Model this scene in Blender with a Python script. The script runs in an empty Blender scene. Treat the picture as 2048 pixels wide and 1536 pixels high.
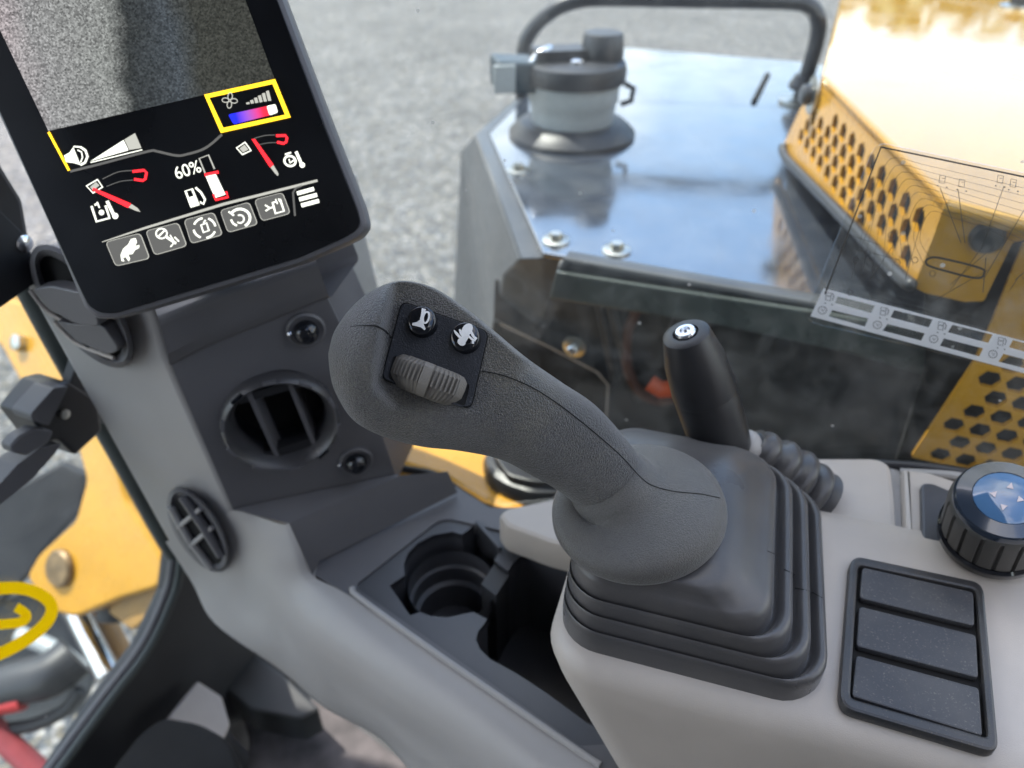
import bpy, bmesh, math, random
from mathutils import Vector, Matrix
from mathutils.bvhtree import BVHTree
from mathutils.geometry import intersect_line_plane

random.seed(7)
S = bpy.context.scene
COL = S.collection

# ------------------------------------------------------------------ camera, sky, sun, exposure
F, CX, CY, TH = 1479.0, 1024.0, 768.0, math.radians(36)
CAM = Vector((0, 0, 2.05))
FW = Vector((0, math.cos(TH), -math.sin(TH)))
UP = Vector((0, math.sin(TH), math.cos(TH)))
RT = Vector((1, 0, 0))
cd = bpy.data.cameras.new('camera')
cam = bpy.data.objects.new('camera', cd)
COL.objects.link(cam)
cam.location = CAM
cam.rotation_euler = (math.pi / 2 - TH, 0, 0)
cd.sensor_width = 36
cd.lens = 36 * F / 2048
cd.clip_start = 0.02
cd.clip_end = 2000
cd.dof.use_dof = True
cd.dof.focus_distance = 0.352
cd.dof.aperture_fstop = 6.5
S.camera = cam

SUN_EL, SUN_DIR = math.radians(64), Vector((-0.86, 0.50))
w = bpy.data.worlds.new("World")
S.world = w
w.use_nodes = True
wn, wl = w.node_tree.nodes, w.node_tree.links
bg = wn['Background']
sky = wn.new('ShaderNodeTexSky')
sky.sky_type = 'NISHITA'
sky.sun_disc = False
sky.sun_elevation = SUN_EL
sky.sun_rotation = math.atan2(SUN_DIR.x, SUN_DIR.y)
sky.air_density = 1.0
sky.dust_density = 1.0
tc = wn.new('ShaderNodeTexCoord')
mp = wn.new('ShaderNodeMapping')
mp.inputs['Location'].default_value = (0.35, 0.15, 0.0)
mp.inputs['Scale'].default_value = (1.0, 1.0, 2.2)
nz = wn.new('ShaderNodeTexNoise')
nz.inputs['Scale'].default_value = 1.7
nz.inputs['Detail'].default_value = 6
nz.inputs['Roughness'].default_value = 0.52
cr = wn.new('ShaderNodeValToRGB')
cr.color_ramp.elements[0].position = 0.46
cr.color_ramp.elements[1].position = 0.61
mx = wn.new('ShaderNodeMix')
mx.data_type = 'RGBA'
mx.inputs[7].default_value = (6.6, 6.3, 5.9, 1)
wl.new(tc.outputs['Generated'], mp.inputs['Vector'])
wl.new(mp.outputs['Vector'], nz.inputs['Vector'])
wl.new(nz.outputs['Fac'], cr.inputs['Fac'])
wl.new(cr.outputs['Color'], mx.inputs[0])
wl.new(sky.outputs['Color'], mx.inputs[6])
wl.new(mx.outputs[2], bg.inputs['Color'])
bg.inputs['Strength'].default_value = 0.15

sd = bpy.data.lights.new('sun', 'SUN')
sun = bpy.data.objects.new('sun', sd)
COL.objects.link(sun)
sd.energy = 2.0

sd.angle = math.radians(0.5)
sd.color = (1.0, 0.95, 0.87)
sv = Vector((SUN_DIR.x * math.cos(SUN_EL), SUN_DIR.y * math.cos(SUN_EL), math.sin(SUN_EL)))
sun.rotation_euler = sv.to_track_quat('Z', 'Y').to_euler()
sun.location = (0, 0, 8)
S.view_settings.view_transform = 'Standard'
S.view_settings.look = 'None'
S.view_settings.gamma = 1
S.view_settings.exposure = 1.88
S.cycles.max_bounces = 10
S.cycles.transparent_max_bounces = 16


# ------------------------------------------------------------------ measuring helpers
def ray(px, py):
    return FW + RT * ((px - CX) / F) + UP * ((CY - py) / F)


def D(px, py, d):
    return CAM + ray(px, py) * d


def Z(px, py, z):
    r = ray(px, py)
    return CAM + r * (z / r.z)


class Plane:
    def __init__(self, o, n):
        self.o = Vector(o)
        n = Vector(n).normalized()
        if n.dot(CAM - self.o) < 0:
            n = -n
        self.n = n
        a = Vector((0, 0, 1))
        if abs(n.z) > 0.9:
            a = Vector((0, 1, 0))
        self.u = a.cross(n).normalized()
        self.v = n.cross(self.u)

    def hit(self, px, py, lift=0.0):
        r = ray(px, py)
        o = self.o + self.n * lift
        return CAM + r * ((o - CAM).dot(self.n) / r.dot(self.n))

    def uv(self, p):
        q = p - self.o
        return (q.dot(self.u), q.dot(self.v))

    def at(self, u, v, lift=0.0):
        return self.o + self.u * u + self.v * v + self.n * lift

    def mat(self, lift=0.0):
        o = self.o + self.n * lift
        return Matrix(((self.u.x, self.v.x, self.n.x, o.x), (self.u.y, self.v.y, self.n.y, o.y),
                       (self.u.z, self.v.z, self.n.z, o.z), (0, 0, 0, 1)))

    def moved(self, k):
        return Plane(self.o + self.n * k, self.n)


def Hz(z):
    return Plane((0, 0, CAM.z + z), (0, 0, 1))


def Vp(nx, ny, off):
    n = Vector((nx, ny, 0)).normalized()
    return Plane(CAM + n * off, n)


def P3(a, b, c):
    A, B, C = D(*a), D(*b), D(*c)
    return Plane(A, (B - A).cross(C - A))


# ------------------------------------------------------------------ object helpers
LOC = {}


def wloc(o):
    return LOC.get(o, Vector((0, 0, 0))) if o is not None else Vector((0, 0, 0))


def link(name, me, m, parent):
    o = bpy.data.objects.new(name, me)
    COL.objects.link(o)
    if m is not None:
        me.materials.append(m)
    if parent is not None:
        o.parent = parent
    LOC[o] = wloc(parent)
    return o


def thing(name, loc, label, cat, group=None):
    o = bpy.data.objects.new(name, None)
    COL.objects.link(o)
    o.empty_display_size = 0.02
    o.location = loc
    LOC[o] = Vector(loc)
    return tag(o, label, cat, group)


def tag(o, label, cat, group=None, kind=None):
    if label:
        o['label'] = label
    if cat:
        o['category'] = cat
    if group:
        o['group'] = group
    if kind:
        o['kind'] = kind
    return o


def bevel(o, width, seg=3, angle=35):
    b = o.modifiers.new('bevel', 'BEVEL')
    b.width = width
    b.segments = seg
    b.limit_method = 'ANGLE'
    b.angle_limit = math.radians(angle)
    return o


class MB:
    def __init__(self):
        self.v, self.f = [], []

    def add(self, vs, fs):
        k = len(self.v)
        self.v += [Vector(x) for x in vs]
        self.f += [tuple(i + k for i in q) for q in fs]
        return self

    def loft(self, loops, close=True, cap0=False, cap1=False):
        n = len(loops[0])
        vs = [p for L in loops for p in L]
        fs = []
        for i in range(len(loops) - 1):
            for j in range(n if close else n - 1):
                k = (j + 1) % n
                fs.append((i * n + j, i * n + k, (i + 1) * n + k, (i + 1) * n + j))
        if cap0:
            fs.append(tuple(range(n))[::-1])
        if cap1:
            fs.append(tuple((len(loops) - 1) * n + j for j in range(n)))
        return self.add(vs, fs)

    def lathe(self, prof, o, axis, seg=32, cap0=True, cap1=True):
        o, ax = Vector(o), Vector(axis).normalized()
        a = ax.orthogonal().normalized()
        b = ax.cross(a)
        loops = [[o + ax * h + (a * math.cos(t) + b * math.sin(t)) * r for t in [2 * math.pi * k / seg for k in range(seg)]]
                 for r, h in prof]
        return self.loft(loops, True, cap0, cap1)

    def tube(self, pts, r, seg=12, caps=True):
        pts = [Vector(p) for p in pts]
        rs = r if isinstance(r, (list, tuple)) else [r] * len(pts)
        loops, a = [], None
        for i, p in enumerate(pts):
            t = (pts[min(i + 1, len(pts) - 1)] - pts[max(i - 1, 0)]).normalized()
            a = t.orthogonal().normalized() if a is None else (a - t * a.dot(t)).normalized()
            b = t.cross(a)
            loops.append([p + (a * math.cos(2 * math.pi * k / seg) + b * math.sin(2 * math.pi * k / seg)) * rs[i] for k in range(seg)])
        return self.loft(loops, True, caps, caps)

    def prism(self, pts, vec):
        n = len(pts)
        vs = [Vector(p) for p in pts] + [Vector(p) + Vector(vec) for p in pts]
        fs = [tuple(range(n)), tuple(range(2 * n - 1, n - 1, -1))]
        fs += [(i, n + i, n + (i + 1) % n, (i + 1) % n) for i in range(n)]
        return self.add(vs, fs)

    def box(self, o, ax, ay, az):
        o, ax, ay, az = Vector(o), Vector(ax), Vector(ay), Vector(az)
        return self.prism([o - ax - ay - az, o + ax - ay - az, o + ax + ay - az, o - ax + ay - az], az * 2)

    def stroke(self, pts, wpx, plane, lift, closed=False):
        """a flat printed line of wpx pixels on a plane"""
        n = len(pts)
        ws = wpx if isinstance(wpx, (list, tuple)) else [wpx] * n
        A, B = [], []
        for i in range(n):
            p0 = Vector(pts[(i - 1) % n] if closed else pts[max(i - 1, 0)])
            p1 = Vector(pts[(i + 1) % n] if closed else pts[min(i + 1, n - 1)])
            t = (p1 - p0)
            t = t.normalized() if t.length > 0 else Vector((1, 0))
            q = Vector((-t.y, t.x)) * ws[i] / 2
            c = Vector(pts[i])
            A.append(plane.hit(*(c + q), lift))
            B.append(plane.hit(*(c - q), lift))
        k = len(self.v)
        self.v += A + B
        for i in range(n if closed else n - 1):
            j = (i + 1) % n
            self.f.append((k + i, k + j, k + n + j, k + n + i))
        return self

    def poly(self, pts, plane, lift):
        return self.add([plane.hit(x, y, lift) for x, y in pts], [tuple(range(len(pts)))])

    def disc(self, c, rx, plane, lift, ry=None, rot=0, n=20):
        return self.poly(ell(c, rx, ry or rx, rot, n), plane, lift)

    def build(self, name, m, parent=None, smooth=True, angle=40, fix=True):
        off = wloc(parent)
        me = bpy.data.meshes.new(name)
        me.from_pydata([v - off for v in self.v], [], self.f)
        if fix:
            b = bmesh.new()
            b.from_mesh(me)
            bmesh.ops.remove_doubles(b, verts=b.verts, dist=1e-7)
            bmesh.ops.recalc_face_normals(b, faces=b.faces)
            b.to_mesh(me)
            b.free()
        if smooth:
            me.shade_smooth()
            me.set_sharp_from_angle(angle=math.radians(angle))
        me.update()
        return link(name, me, m, parent)


def ell(c, rx, ry, rot=0, n=20, a0=0, a1=360):
    r = math.radians(rot)
    full = abs(a1 - a0) >= 360
    out = []
    for k in range(n):
        t = math.radians(a0 + (a1 - a0) * k / (n if full else n - 1))
        x, y = rx * math.cos(t), ry * math.sin(t)
        out.append((c[0] + x * math.cos(r) - y * math.sin(r), c[1] + x * math.sin(r) + y * math.cos(r)))
    return out


def rnd(poly, r, n=5):
    """round the corners of a pixel polygon"""
    out = []
    m = len(poly)
    for i in range(m):
        a, b, c = Vector(poly[i - 1]), Vector(poly[i]), Vector(poly[(i + 1) % m])
        rr = r[i] if isinstance(r, (list, tuple)) else r
        if rr <= 0:
            out.append(tuple(b))
            continue
        k1 = min(rr, (a - b).length * .48)
        k2 = min(rr, (c - b).length * .48)
        p, q = b + (a - b).normalized() * k1, b + (c - b).normalized() * k2
        for t in range(n + 1):
            s = t / n
            out.append(tuple(p * (1 - s) ** 2 + b * 2 * s * (1 - s) + q * s * s))
    return out


def spl(pts, n=8, closed=False):
    """Catmull-Rom through points (any dimension)"""
    pts = [Vector(p) for p in pts]
    m = len(pts)
    out = []
    for i in range(m if closed else m - 1):
        if closed:
            p0, p1, p2, p3 = pts[i - 1], pts[i], pts[(i + 1) % m], pts[(i + 2) % m]
        else:
            p0, p1, p2, p3 = pts[max(i - 1, 0)], pts[i], pts[i + 1], pts[min(i + 2, m - 1)]
        for k in range(n):
            t = k / n
            out.append(p1 * 1.0 + (p2 - p0) * (t * .5) + (p0 * 2 - p1 * 5 + p2 * 4 - p3) * (t * t * .5)
                       + (p1 * 3 - p0 - p2 * 3 + p3) * (t ** 3 * .5))
    if not closed:
        out.append(pts[-1])
    return out


def fill2d(name, loops_uv, plane, m, parent, lift=0.0, thick=0.0, bev=0.0):
    """plate with holes: loops in plane coordinates, front face at 'lift', thickness behind it"""
    cu = bpy.data.curves.new(name, 'CURVE')
    cu.dimensions = '2D'
    cu.fill_mode = 'BOTH'
    cu.extrude = max(thick / 2 - bev, 0)
    cu.bevel_depth = bev
    cu.bevel_resolution = 1
    cu.offset = -bev
    for L in loops_uv:
        s = cu.splines.new('POLY')
        s.points.add(len(L) - 1)
        for p, (x, y) in zip(s.points, L):
            p.co = (x, y, 0, 1)
        s.use_cyclic_u = True
    t = bpy.data.objects.new('tmp', cu)
    me = bpy.data.meshes.new_from_object(t)
    bpy.data.objects.remove(t)
    bpy.data.curves.remove(cu)
    me.name = name
    me.transform(Matrix.Translation(-wloc(parent)) @ plane.mat(lift - thick / 2))
    me.materials.clear()
    me.shade_smooth()
    me.set_sharp_from_angle(angle=math.radians(35))
    return link(name, me, m, parent)


def plate(name, polys, plane, m, parent, lift=0.0, thick=0.002, bev=0.0):
    return fill2d(name, [[plane.uv(plane.hit(x, y)) for x, y in L] for L in polys], plane, m, parent, lift, thick, bev)


def text(name, s, plane, m, parent, origin, along, height, lift):
    cu = bpy.data.curves.new(name, 'FONT')
    cu.body = s
    cu.size = 1
    t = bpy.data.objects.new('tmp', cu)
    me = bpy.data.meshes.new_from_object(t)
    bpy.data.objects.remove(t)
    o, a = plane.hit(*origin, lift), plane.hit(*along, lift)
    x = a - o
    wdt = max(v.co.x for v in me.vertices)
    y = plane.n.cross(x.normalized()) * height
    x = x / wdt
    M = Matrix(((x.x, y.x, plane.n.x, o.x), (x.y, y.y, plane.n.y, o.y), (x.z, y.z, plane.n.z, o.z), (0, 0, 0, 1)))
    me.transform(Matrix.Translation(-wloc(parent)) @ M)
    me.materials.clear()
    return link(name, me, m, parent)


def inpoly(p, poly):
    x, y = p
    c = False
    for i in range(len(poly)):
        x1, y1 = poly[i - 1]
        x2, y2 = poly[i]
        if (y1 > y) != (y2 > y) and x < (x2 - x1) * (y - y1) / (y2 - y1) + x1:
            c = not c
    return c


def copy_part(src, delta, parent=None):
    c = src.copy()
    COL.objects.link(c)
    c.location = Vector(src.location) + Vector(delta)
    c.parent = parent or src.parent
    LOC[c] = LOC[src] + Vector(delta)
    for ch in src.children:
        e = ch.copy()
        COL.objects.link(e)
        e.parent = c
    return c


# ------------------------------------------------------------------ materials
def nodes(name):
    m = bpy.data.materials.new(name)
    m.use_nodes = True
    return m, m.node_tree.nodes, m.node_tree.links, m.node_tree.nodes['Principled BSDF']


def mat(name, col, rough=0.5, grain=0, grain_h=0.0003, mottle=0.12, mscale=18, metal=0.0, ior=1.5, coat=0.0,
        dust=0.0, dustcol=(.35, .31, .25), fine=0, speck=0.0, sheen=0.0):
    m, n, l, p = nodes(name)
    p.inputs['Metallic'].default_value = metal
    p.inputs['IOR'].default_value = ior
    p.inputs['Coat Weight'].default_value = coat
    p.inputs['Coat Roughness'].default_value = 0.04
    p.inputs['Sheen Weight'].default_value = sheen
    p.inputs['Sheen Roughness'].default_value = .45
    t = n.new('ShaderNodeTexCoord')
    g = n.new('ShaderNodeNewGeometry')
    a = n.new('ShaderNodeTexNoise')
    a.inputs['Scale'].default_value = mscale
    a.inputs['Detail'].default_value = 6
    l.new(g.outputs['Position'], a.inputs['Vector'])
    r = n.new('ShaderNodeMapRange')
    r.inputs[1].default_value = .3
    r.inputs[2].default_value = .7
    r.inputs[3].default_value = 1 - mottle
    r.inputs[4].default_value = 1 + mottle
    l.new(a.outputs['Fac'], r.inputs[0])
    x = n.new('ShaderNodeMix')
    x.data_type = 'RGBA'
    x.blend_type = 'MULTIPLY'
    x.inputs[0].default_value = 1
    x.inputs[6].default_value = (*col, 1)
    l.new(r.outputs[0], x.inputs[7])
    last = x.outputs[2]
    if dust > 0 or speck > 0:
        d = n.new('ShaderNodeTexNoise')
        d.inputs['Scale'].default_value = 900
        d.inputs['Detail'].default_value = 3
        l.new(g.outputs['Position'], d.inputs['Vector'])
        big = n.new('ShaderNodeTexNoise')
        big.inputs['Scale'].default_value = 30
        big.inputs['Detail'].default_value = 4
        l.new(g.outputs['Position'], big.inputs['Vector'])
        dr = n.new('ShaderNodeMapRange')
        dr.inputs[1].default_value = .60
        dr.inputs[2].default_value = .74
        dr.inputs[4].default_value = speck if speck else .25
        l.new(d.outputs['Fac'], dr.inputs[0])
        br = n.new('ShaderNodeMapRange')
        br.inputs[1].default_value = .42
        br.inputs[2].default_value = .75
        br.inputs[4].default_value = dust
        l.new(big.outputs['Fac'], br.inputs[0])
        ad = n.new('ShaderNodeMath')
        ad.operation = 'ADD'
        ad.use_clamp = True
        l.new(dr.outputs[0], ad.inputs[0])
        l.new(br.outputs[0], ad.inputs[1])
        x2 = n.new('ShaderNodeMix')
        x2.data_type = 'RGBA'
        l.new(ad.outputs[0], x2.inputs[0])
        l.new(last, x2.inputs[6])
        x2.inputs[7].default_value = (*dustcol, 1)
        last = x2.outputs[2]
    if fine:
        fn_ = n.new('ShaderNodeTexNoise')
        fn_.inputs['Scale'].default_value = 1500
        fn_.inputs['Detail'].default_value = 2
        l.new(g.outputs['Position'], fn_.inputs['Vector'])
        fr = n.new('ShaderNodeMapRange')
        fr.inputs[1].default_value = .32
        fr.inputs[2].default_value = .68
        fr.inputs[3].default_value = 1 - fine
        fr.inputs[4].default_value = 1 + fine
        l.new(fn_.outputs['Fac'], fr.inputs[0])
        x3 = n.new('ShaderNodeMix')
        x3.data_type = 'RGBA'
        x3.blend_type = 'MULTIPLY'
        x3.inputs[0].default_value = 1
        l.new(last, x3.inputs[6])
        l.new(fr.outputs[0], x3.inputs[7])
        last = x3.outputs[2]
    l.new(last, p.inputs['Base Color'])
    rr = n.new('ShaderNodeMapRange')
    rr.inputs[1].default_value = .3
    rr.inputs[2].default_value = .7
    rr.inputs[3].default_value = max(rough - .07, .01)
    rr.inputs[4].default_value = min(rough + .07, 1)
    l.new(a.outputs['Fac'], rr.inputs[0])
    l.new(rr.outputs[0], p.inputs['Roughness'])
    if grain:
        gn = n.new('ShaderNodeTexNoise')
        gn.inputs['Scale'].default_value = grain
        gn.inputs['Detail'].default_value = 2
        gn.inputs['Roughness'].default_value = .6
        l.new(g.outputs['Position'], gn.inputs['Vector'])
        b = n.new('ShaderNodeBump')
        b.inputs['Strength'].default_value = 1
        b.inputs['Distance'].default_value = grain_h
        l.new(gn.outputs['Fac'], b.inputs['Height'])
        l.new(b.outputs['Normal'], p.inputs['Normal'])
    return m


def emit(name, col, st=1.0):
    m, n, l, p = nodes(name)
    p.inputs['Base Color'].default_value = (0.01, 0.01, 0.01, 1)
    p.inputs['Roughness'].default_value = .25
    p.inputs['Emission Color'].default_value = (*col, 1)
    p.inputs['Emission Strength'].default_value = st
    return m


def glass(name, tint=(.95, .97, .95), refl=1.0, haze=0.0):
    m, n, l, p = nodes(name)
    n.remove(p)
    out = n['Material Output']
    tr = n.new('ShaderNodeBsdfTransparent')
    tr.inputs[0].default_value = (*tint, 1)
    gl = n.new('ShaderNodeBsdfGlossy')
    gl.inputs['Roughness'].default_value = 0.0
    gl.inputs['Color'].default_value = (refl, refl, refl, 1)
    # Schlick reflectance from the angle alone, the same from either side of the pane
    gg = n.new('ShaderNodeNewGeometry')
    dt = n.new('ShaderNodeVectorMath')
    dt.operation = 'DOT_PRODUCT'
    l.new(gg.outputs['Normal'], dt.inputs[0])
    l.new(gg.outputs['Incoming'], dt.inputs[1])
    prev = dt.outputs['Value']
    for op, a_, b_ in (('ABSOLUTE', None, None), ('SUBTRACT', 1.0, 'x'), ('POWER', 'x', 5.0), ('MULTIPLY_ADD', 'x', .97)):
        q = n.new('ShaderNodeMath')
        q.operation = op
        q.use_clamp = op != 'ABSOLUTE'
        if op == 'SUBTRACT':
            q.inputs[0].default_value = 1.0
            l.new(prev, q.inputs[1])
        else:
            l.new(prev, q.inputs[0])
            if b_ is not None:
                q.inputs[1].default_value = b_
        if op == 'MULTIPLY_ADD':
            q.inputs[2].default_value = .03
        prev = q.outputs[0]
    mixn = n.new('ShaderNodeMixShader')
    l.new(prev, mixn.inputs[0])
    l.new(tr.outputs[0], mixn.inputs[1])
    l.new(gl.outputs[0], mixn.inputs[2])
    last = mixn.outputs[0]
    if haze:
        df = n.new('ShaderNodeBsdfDiffuse')
        df.inputs[0].default_value = (.8, .8, .78, 1)
        g = n.new('ShaderNodeNewGeometry')
        nn = n.new('ShaderNodeTexNoise')
        nn.inputs['Scale'].default_value = 55
        nn.inputs['Detail'].default_value = 8
        nn.inputs['Roughness'].default_value = .7
        l.new(g.outputs['Position'], nn.inputs['Vector'])
        mr = n.new('ShaderNodeMapRange')
        mr.inputs[1].default_value = .45
        mr.inputs[2].default_value = .8
        mr.inputs[3].default_value = haze * .25
        mr.inputs[4].default_value = haze * 2.5
        l.new(nn.outputs['Fac'], mr.inputs[0])
        m2 = n.new('ShaderNodeMixShader')
        vo = n.new('ShaderNodeTexVoronoi')
        vo.inputs['Scale'].default_value = 38
        l.new(g.outputs['Position'], vo.inputs['Vector'])
        near = n.new('ShaderNodeMath')
        near.operation = 'LESS_THAN'
        near.inputs[1].default_value = .055
        l.new(vo.outputs['Distance'], near.inputs[0])
        sp = n.new('ShaderNodeSeparateColor')
        l.new(vo.outputs['Color'], sp.inputs[0])
        pick = n.new('ShaderNodeMath')
        pick.operation = 'GREATER_THAN'
        pick.inputs[1].default_value = .55
        l.new(sp.outputs[0], pick.inputs[0])
        spk = n.new('ShaderNodeMath')
        spk.operation = 'MULTIPLY'
        l.new(near.outputs[0], spk.inputs[0])
        l.new(pick.outputs[0], spk.inputs[1])
        tot = n.new('ShaderNodeMath')
        tot.operation = 'MULTIPLY_ADD'
        tot.inputs[1].default_value = .5
        tot.use_clamp = True
        l.new(spk.outputs[0], tot.inputs[0])
        l.new(mr.outputs[0], tot.inputs[2])
        l.new(tot.outputs[0], m2.inputs[0])
        l.new(last, m2.inputs[1])
        l.new(df.outputs[0], m2.inputs[2])
        last = m2.outputs[0]
    l.new(last, out.inputs['Surface'])
    return m


M = {}
M['grip'] = mat('grip_rubber', (.064, .062, .060), .36, sheen=.35, grain=1250, grain_h=.0017, fine=.6, mottle=.25, mscale=45, dust=.32, dustcol=(.170, .148, .085), speck=.5, ior=1.6)
M['collar'] = mat('collar_rubber', (.080, .077, .072), .38, sheen=.3, grain=1500, grain_h=.0006, fine=.25, mottle=.10, dust=.15, dustcol=(.16, .14, .09), speck=.12)
M['boot'] = mat('boot_rubber', (.060, .058, .060), .33, sheen=.15, grain=2500, grain_h=.00006, mottle=.1, dust=.07, speck=.06)
M['plate'] = mat('plate_plastic', (.018, .020, .025), .42, grain=1300, grain_h=.0003, mottle=.1, speck=.2, dustcol=(.22, .22, .24))
M['wheel'] = mat('wheel_rubber', (.180, .165, .142), .62, grain=1600, grain_h=.0003, mottle=.2, dust=.2, dustcol=(.26, .22, .16))
M['gloss'] = mat('gloss_black', (.008, .009, .012), .05, mottle=.05, coat=0, ior=1.6)
M['white'] = mat('white_print', (.82, .82, .80), .4, mottle=.03)
M['mark'] = mat('pale_print', (.55, .47, .47), .4)
M['bezel'] = mat('bezel_plastic', (.050, .049, .052), .33, grain=1800, grain_h=.0001, mottle=.1)
M['seam'] = mat('seam_gap', (.006, .006, .006), .9)
M['lgrey'] = mat('light_grey_plastic', (.46, .414, .368), .42, grain=1700, grain_h=.00016, mottle=.06, dust=.10, speck=.08, dustcol=(.3, .28, .25))
M['mgrey'] = mat('mid_grey_plastic', (.335, .322, .310), .42, grain=1700, grain_h=.00012, mottle=.05)
M['dgrey'] = mat('dark_grey_plastic', (.108, .106, .112), .45, grain=1700, grain_h=.00012, mottle=.06)
M['tray'] = mat('tray_plastic', (.060, .062, .070), .42, grain=1700, grain_h=.0001, mottle=.08)
M['black'] = mat('black_plastic', (.020, .020, .022), .35, grain=1800, grain_h=.0001, mottle=.1)
M['blackm'] = mat('black_matt', (.026, .027, .030), .55, mottle=.15)
M['cover'] = mat('cover_plastic', (.037, .039, .046), .5, grain=1500, grain_h=.0002, mottle=.08, speck=.3, dust=.12, dustcol=(.30, .27, .22))
M['frame'] = mat('frame_rubber', (.030, .031, .034), .38, grain=1500, grain_h=.0001, mottle=.12, dust=.12, dustcol=(.26, .2, .13))
M['chrome'] = mat('bright_metal', (.72, .73, .75), .18, metal=1, mottle=.1)
M['zinc'] = mat('zinc_metal', (.50, .50, .46), .35, metal=1, mottle=.2)
M['yellow'] = mat('yellow_paint', (.54, .27, .020), .28, mottle=.06, coat=.3, ior=1.45)
M['hoodtop'] = mat('yellow_gloss_paint', (.42, .23, .035), .06, mottle=.04, coat=.25, ior=1.65)
M['tank'] = mat('tank_gloss_paint', (.032, .040, .056), .14, mottle=.12, ior=3.3, coat=.25, dust=.18, dustcol=(.2, .2, .19))
M['tankside'] = mat('tank_side_paint', (.060, .065, .072), .35, mottle=.15, ior=1.45)
M['reflband'] = mat('band_reflection_tint', (.060, .072, .070), .3, mottle=.15)  # greenish grey standing in for a reflection in the window glass
M['neck'] = mat('neck_plastic', (.33, .36, .37), .45, mottle=.05)
M['capm'] = mat('cap_plastic', (.035, .037, .042), .42, mottle=.12)
M['lock'] = mat('lock_metal', (.045, .062, .075), .4, metal=.2, mottle=.25)
M['rail'] = mat('rail_paint', (.035, .037, .042), .35, mottle=.12)
M['orange'] = mat('orange_plastic', (.62, .09, .02), .5)
M['ringm'] = mat('hose_rubber', (.085, .030, .018), .6)
M['red'] = mat('red_paint', (.45, .03, .03), .45)
M['green'] = mat('seal_rubber', (.060, .072, .070), .55, mottle=.15)
M['blue'] = mat('dial_glass', (.055, .13, .25), .05, mottle=.05, coat=1)
M['ring2'] = mat('dial_ring', (.016, .026, .042), .12, mottle=.1, coat=1)
M['knob'] = mat('knob_rubber', (.060, .057, .052), .5, grain=1400, grain_h=.0002, mottle=.1)
M['sticker'], n, l, p = nodes('sticker_yellow')       # printed film: reflects and lets daylight through
p.inputs['Base Color'].default_value = (.88, .52, .0, 1)
p.inputs['Roughness'].default_value = .4
tl = n.new('ShaderNodeBsdfTranslucent')
tl.inputs['Color'].default_value = (.90, .55, .0, 1)
mxs = n.new('ShaderNodeMixShader')
mxs.inputs[0].default_value = .6
l.new(p.outputs[0], mxs.inputs[1])
l.new(tl.outputs[0], mxs.inputs[2])
l.new(mxs.outputs[0], n['Material Output'].inputs['Surface'])
M['floor'] = mat('floor_rubber', (.030, .033, .034), .6, mottle=.3, mscale=25)
M['pedal'] = mat('pedal_metal', (.36, .33, .31), .5, mottle=.1)
M['glass'] = glass('window_glass', (.93, .96, .95), haze=.034)
M['sheet'] = glass('clear_sheet', (.93, .93, .92), haze=.045)
M['table'], n, l, p = nodes('white_film')
p.inputs['Base Color'].default_value = (.82, .82, .82, 1)
p.inputs['Roughness'].default_value = .4
tl = n.new('ShaderNodeBsdfTranslucent')
tl.inputs['Color'].default_value = (.85, .85, .86, 1)
mxs = n.new('ShaderNodeMixShader')
mxs.inputs[0].default_value = .6
l.new(p.outputs[0], mxs.inputs[1])
l.new(tl.outputs[0], mxs.inputs[2])
l.new(mxs.outputs[0], n['Material Output'].inputs['Surface'])
M['chartline'] = mat('chart_print', (.07, .065, .06), .6)
M['s_white'] = emit('screen_white', (.78, .80, .70), .60)
M['s_grey'] = emit('screen_grey', (.30, .30, .27), .6)
M['s_dgrey'] = emit('screen_dark_grey', (.12, .12, .115), .35)
M['s_red'] = emit('screen_red', (.90, .02, .03), .7)
M['s_yel'] = emit('screen_yellow', (.95, .55, .02), .75)
M['s_black'] = mat('screen_glass', (.004, .0046, .006), .30, mottle=.2, speck=.05, dustcol=(.03, .034, .036), ior=1.42)

# ------------------------------------------------------------------ ground, trees beyond, sky is the world
gm, n, l, p = nodes('gravel')
g = n.new('ShaderNodeNewGeometry')
v1 = n.new('ShaderNodeTexVoronoi')
v1.inputs['Scale'].default_value = 62
v2 = n.new('ShaderNodeTexVoronoi')
v2.inputs['Scale'].default_value = 15
n3 = n.new('ShaderNodeTexNoise')
n3.inputs['Scale'].default_value = .8
n3.inputs['Detail'].default_value = 5
for q in (v1, v2, n3):
    l.new(g.outputs['Position'], q.inputs['Vector'])
c1 = n.new('ShaderNodeValToRGB')
E = c1.color_ramp.elements
E[0].position, E[0].color = 0.0, (.045, .047, .050, 1)
E[1].position, E[1].color = 1.0, (.36, .34, .31, 1)
for pos, c in ((.25, (.083, .092, .106, 1)), (.5, (.128, .124, .113, 1)), (.72, (.160, .136, .097, 1)), (.86, (.20, .20, .205, 1))):
    e = E.new(pos)
    e.color = c
s1 = n.new('ShaderNodeSeparateColor')
l.new(v1.outputs['Color'], s1.inputs[0])
l.new(s1.outputs[0], c1.inputs['Fac'])
s2 = n.new('ShaderNodeSeparateColor')
l.new(v2.outputs['Color'], s2.inputs[0])
r2 = n.new('ShaderNodeMapRange')
r2.inputs[3].default_value = .75
r2.inputs[4].default_value = 1.25
l.new(s2.outputs[1], r2.inputs[0])
r3 = n.new('ShaderNodeMapRange')
r3.inputs[1].default_value = .3
r3.inputs[2].default_value = .7
r3.inputs[3].default_value = .85
r3.inputs[4].default_value = 1.15
l.new(n3.outputs['Fac'], r3.inputs[0])
mm = n.new('ShaderNodeMath')
mm.operation = 'MULTIPLY'
l.new(r2.outputs[0], mm.inputs[0])
l.new(r3.outputs[0], mm.inputs[1])
xx = n.new('ShaderNodeMix')
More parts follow.
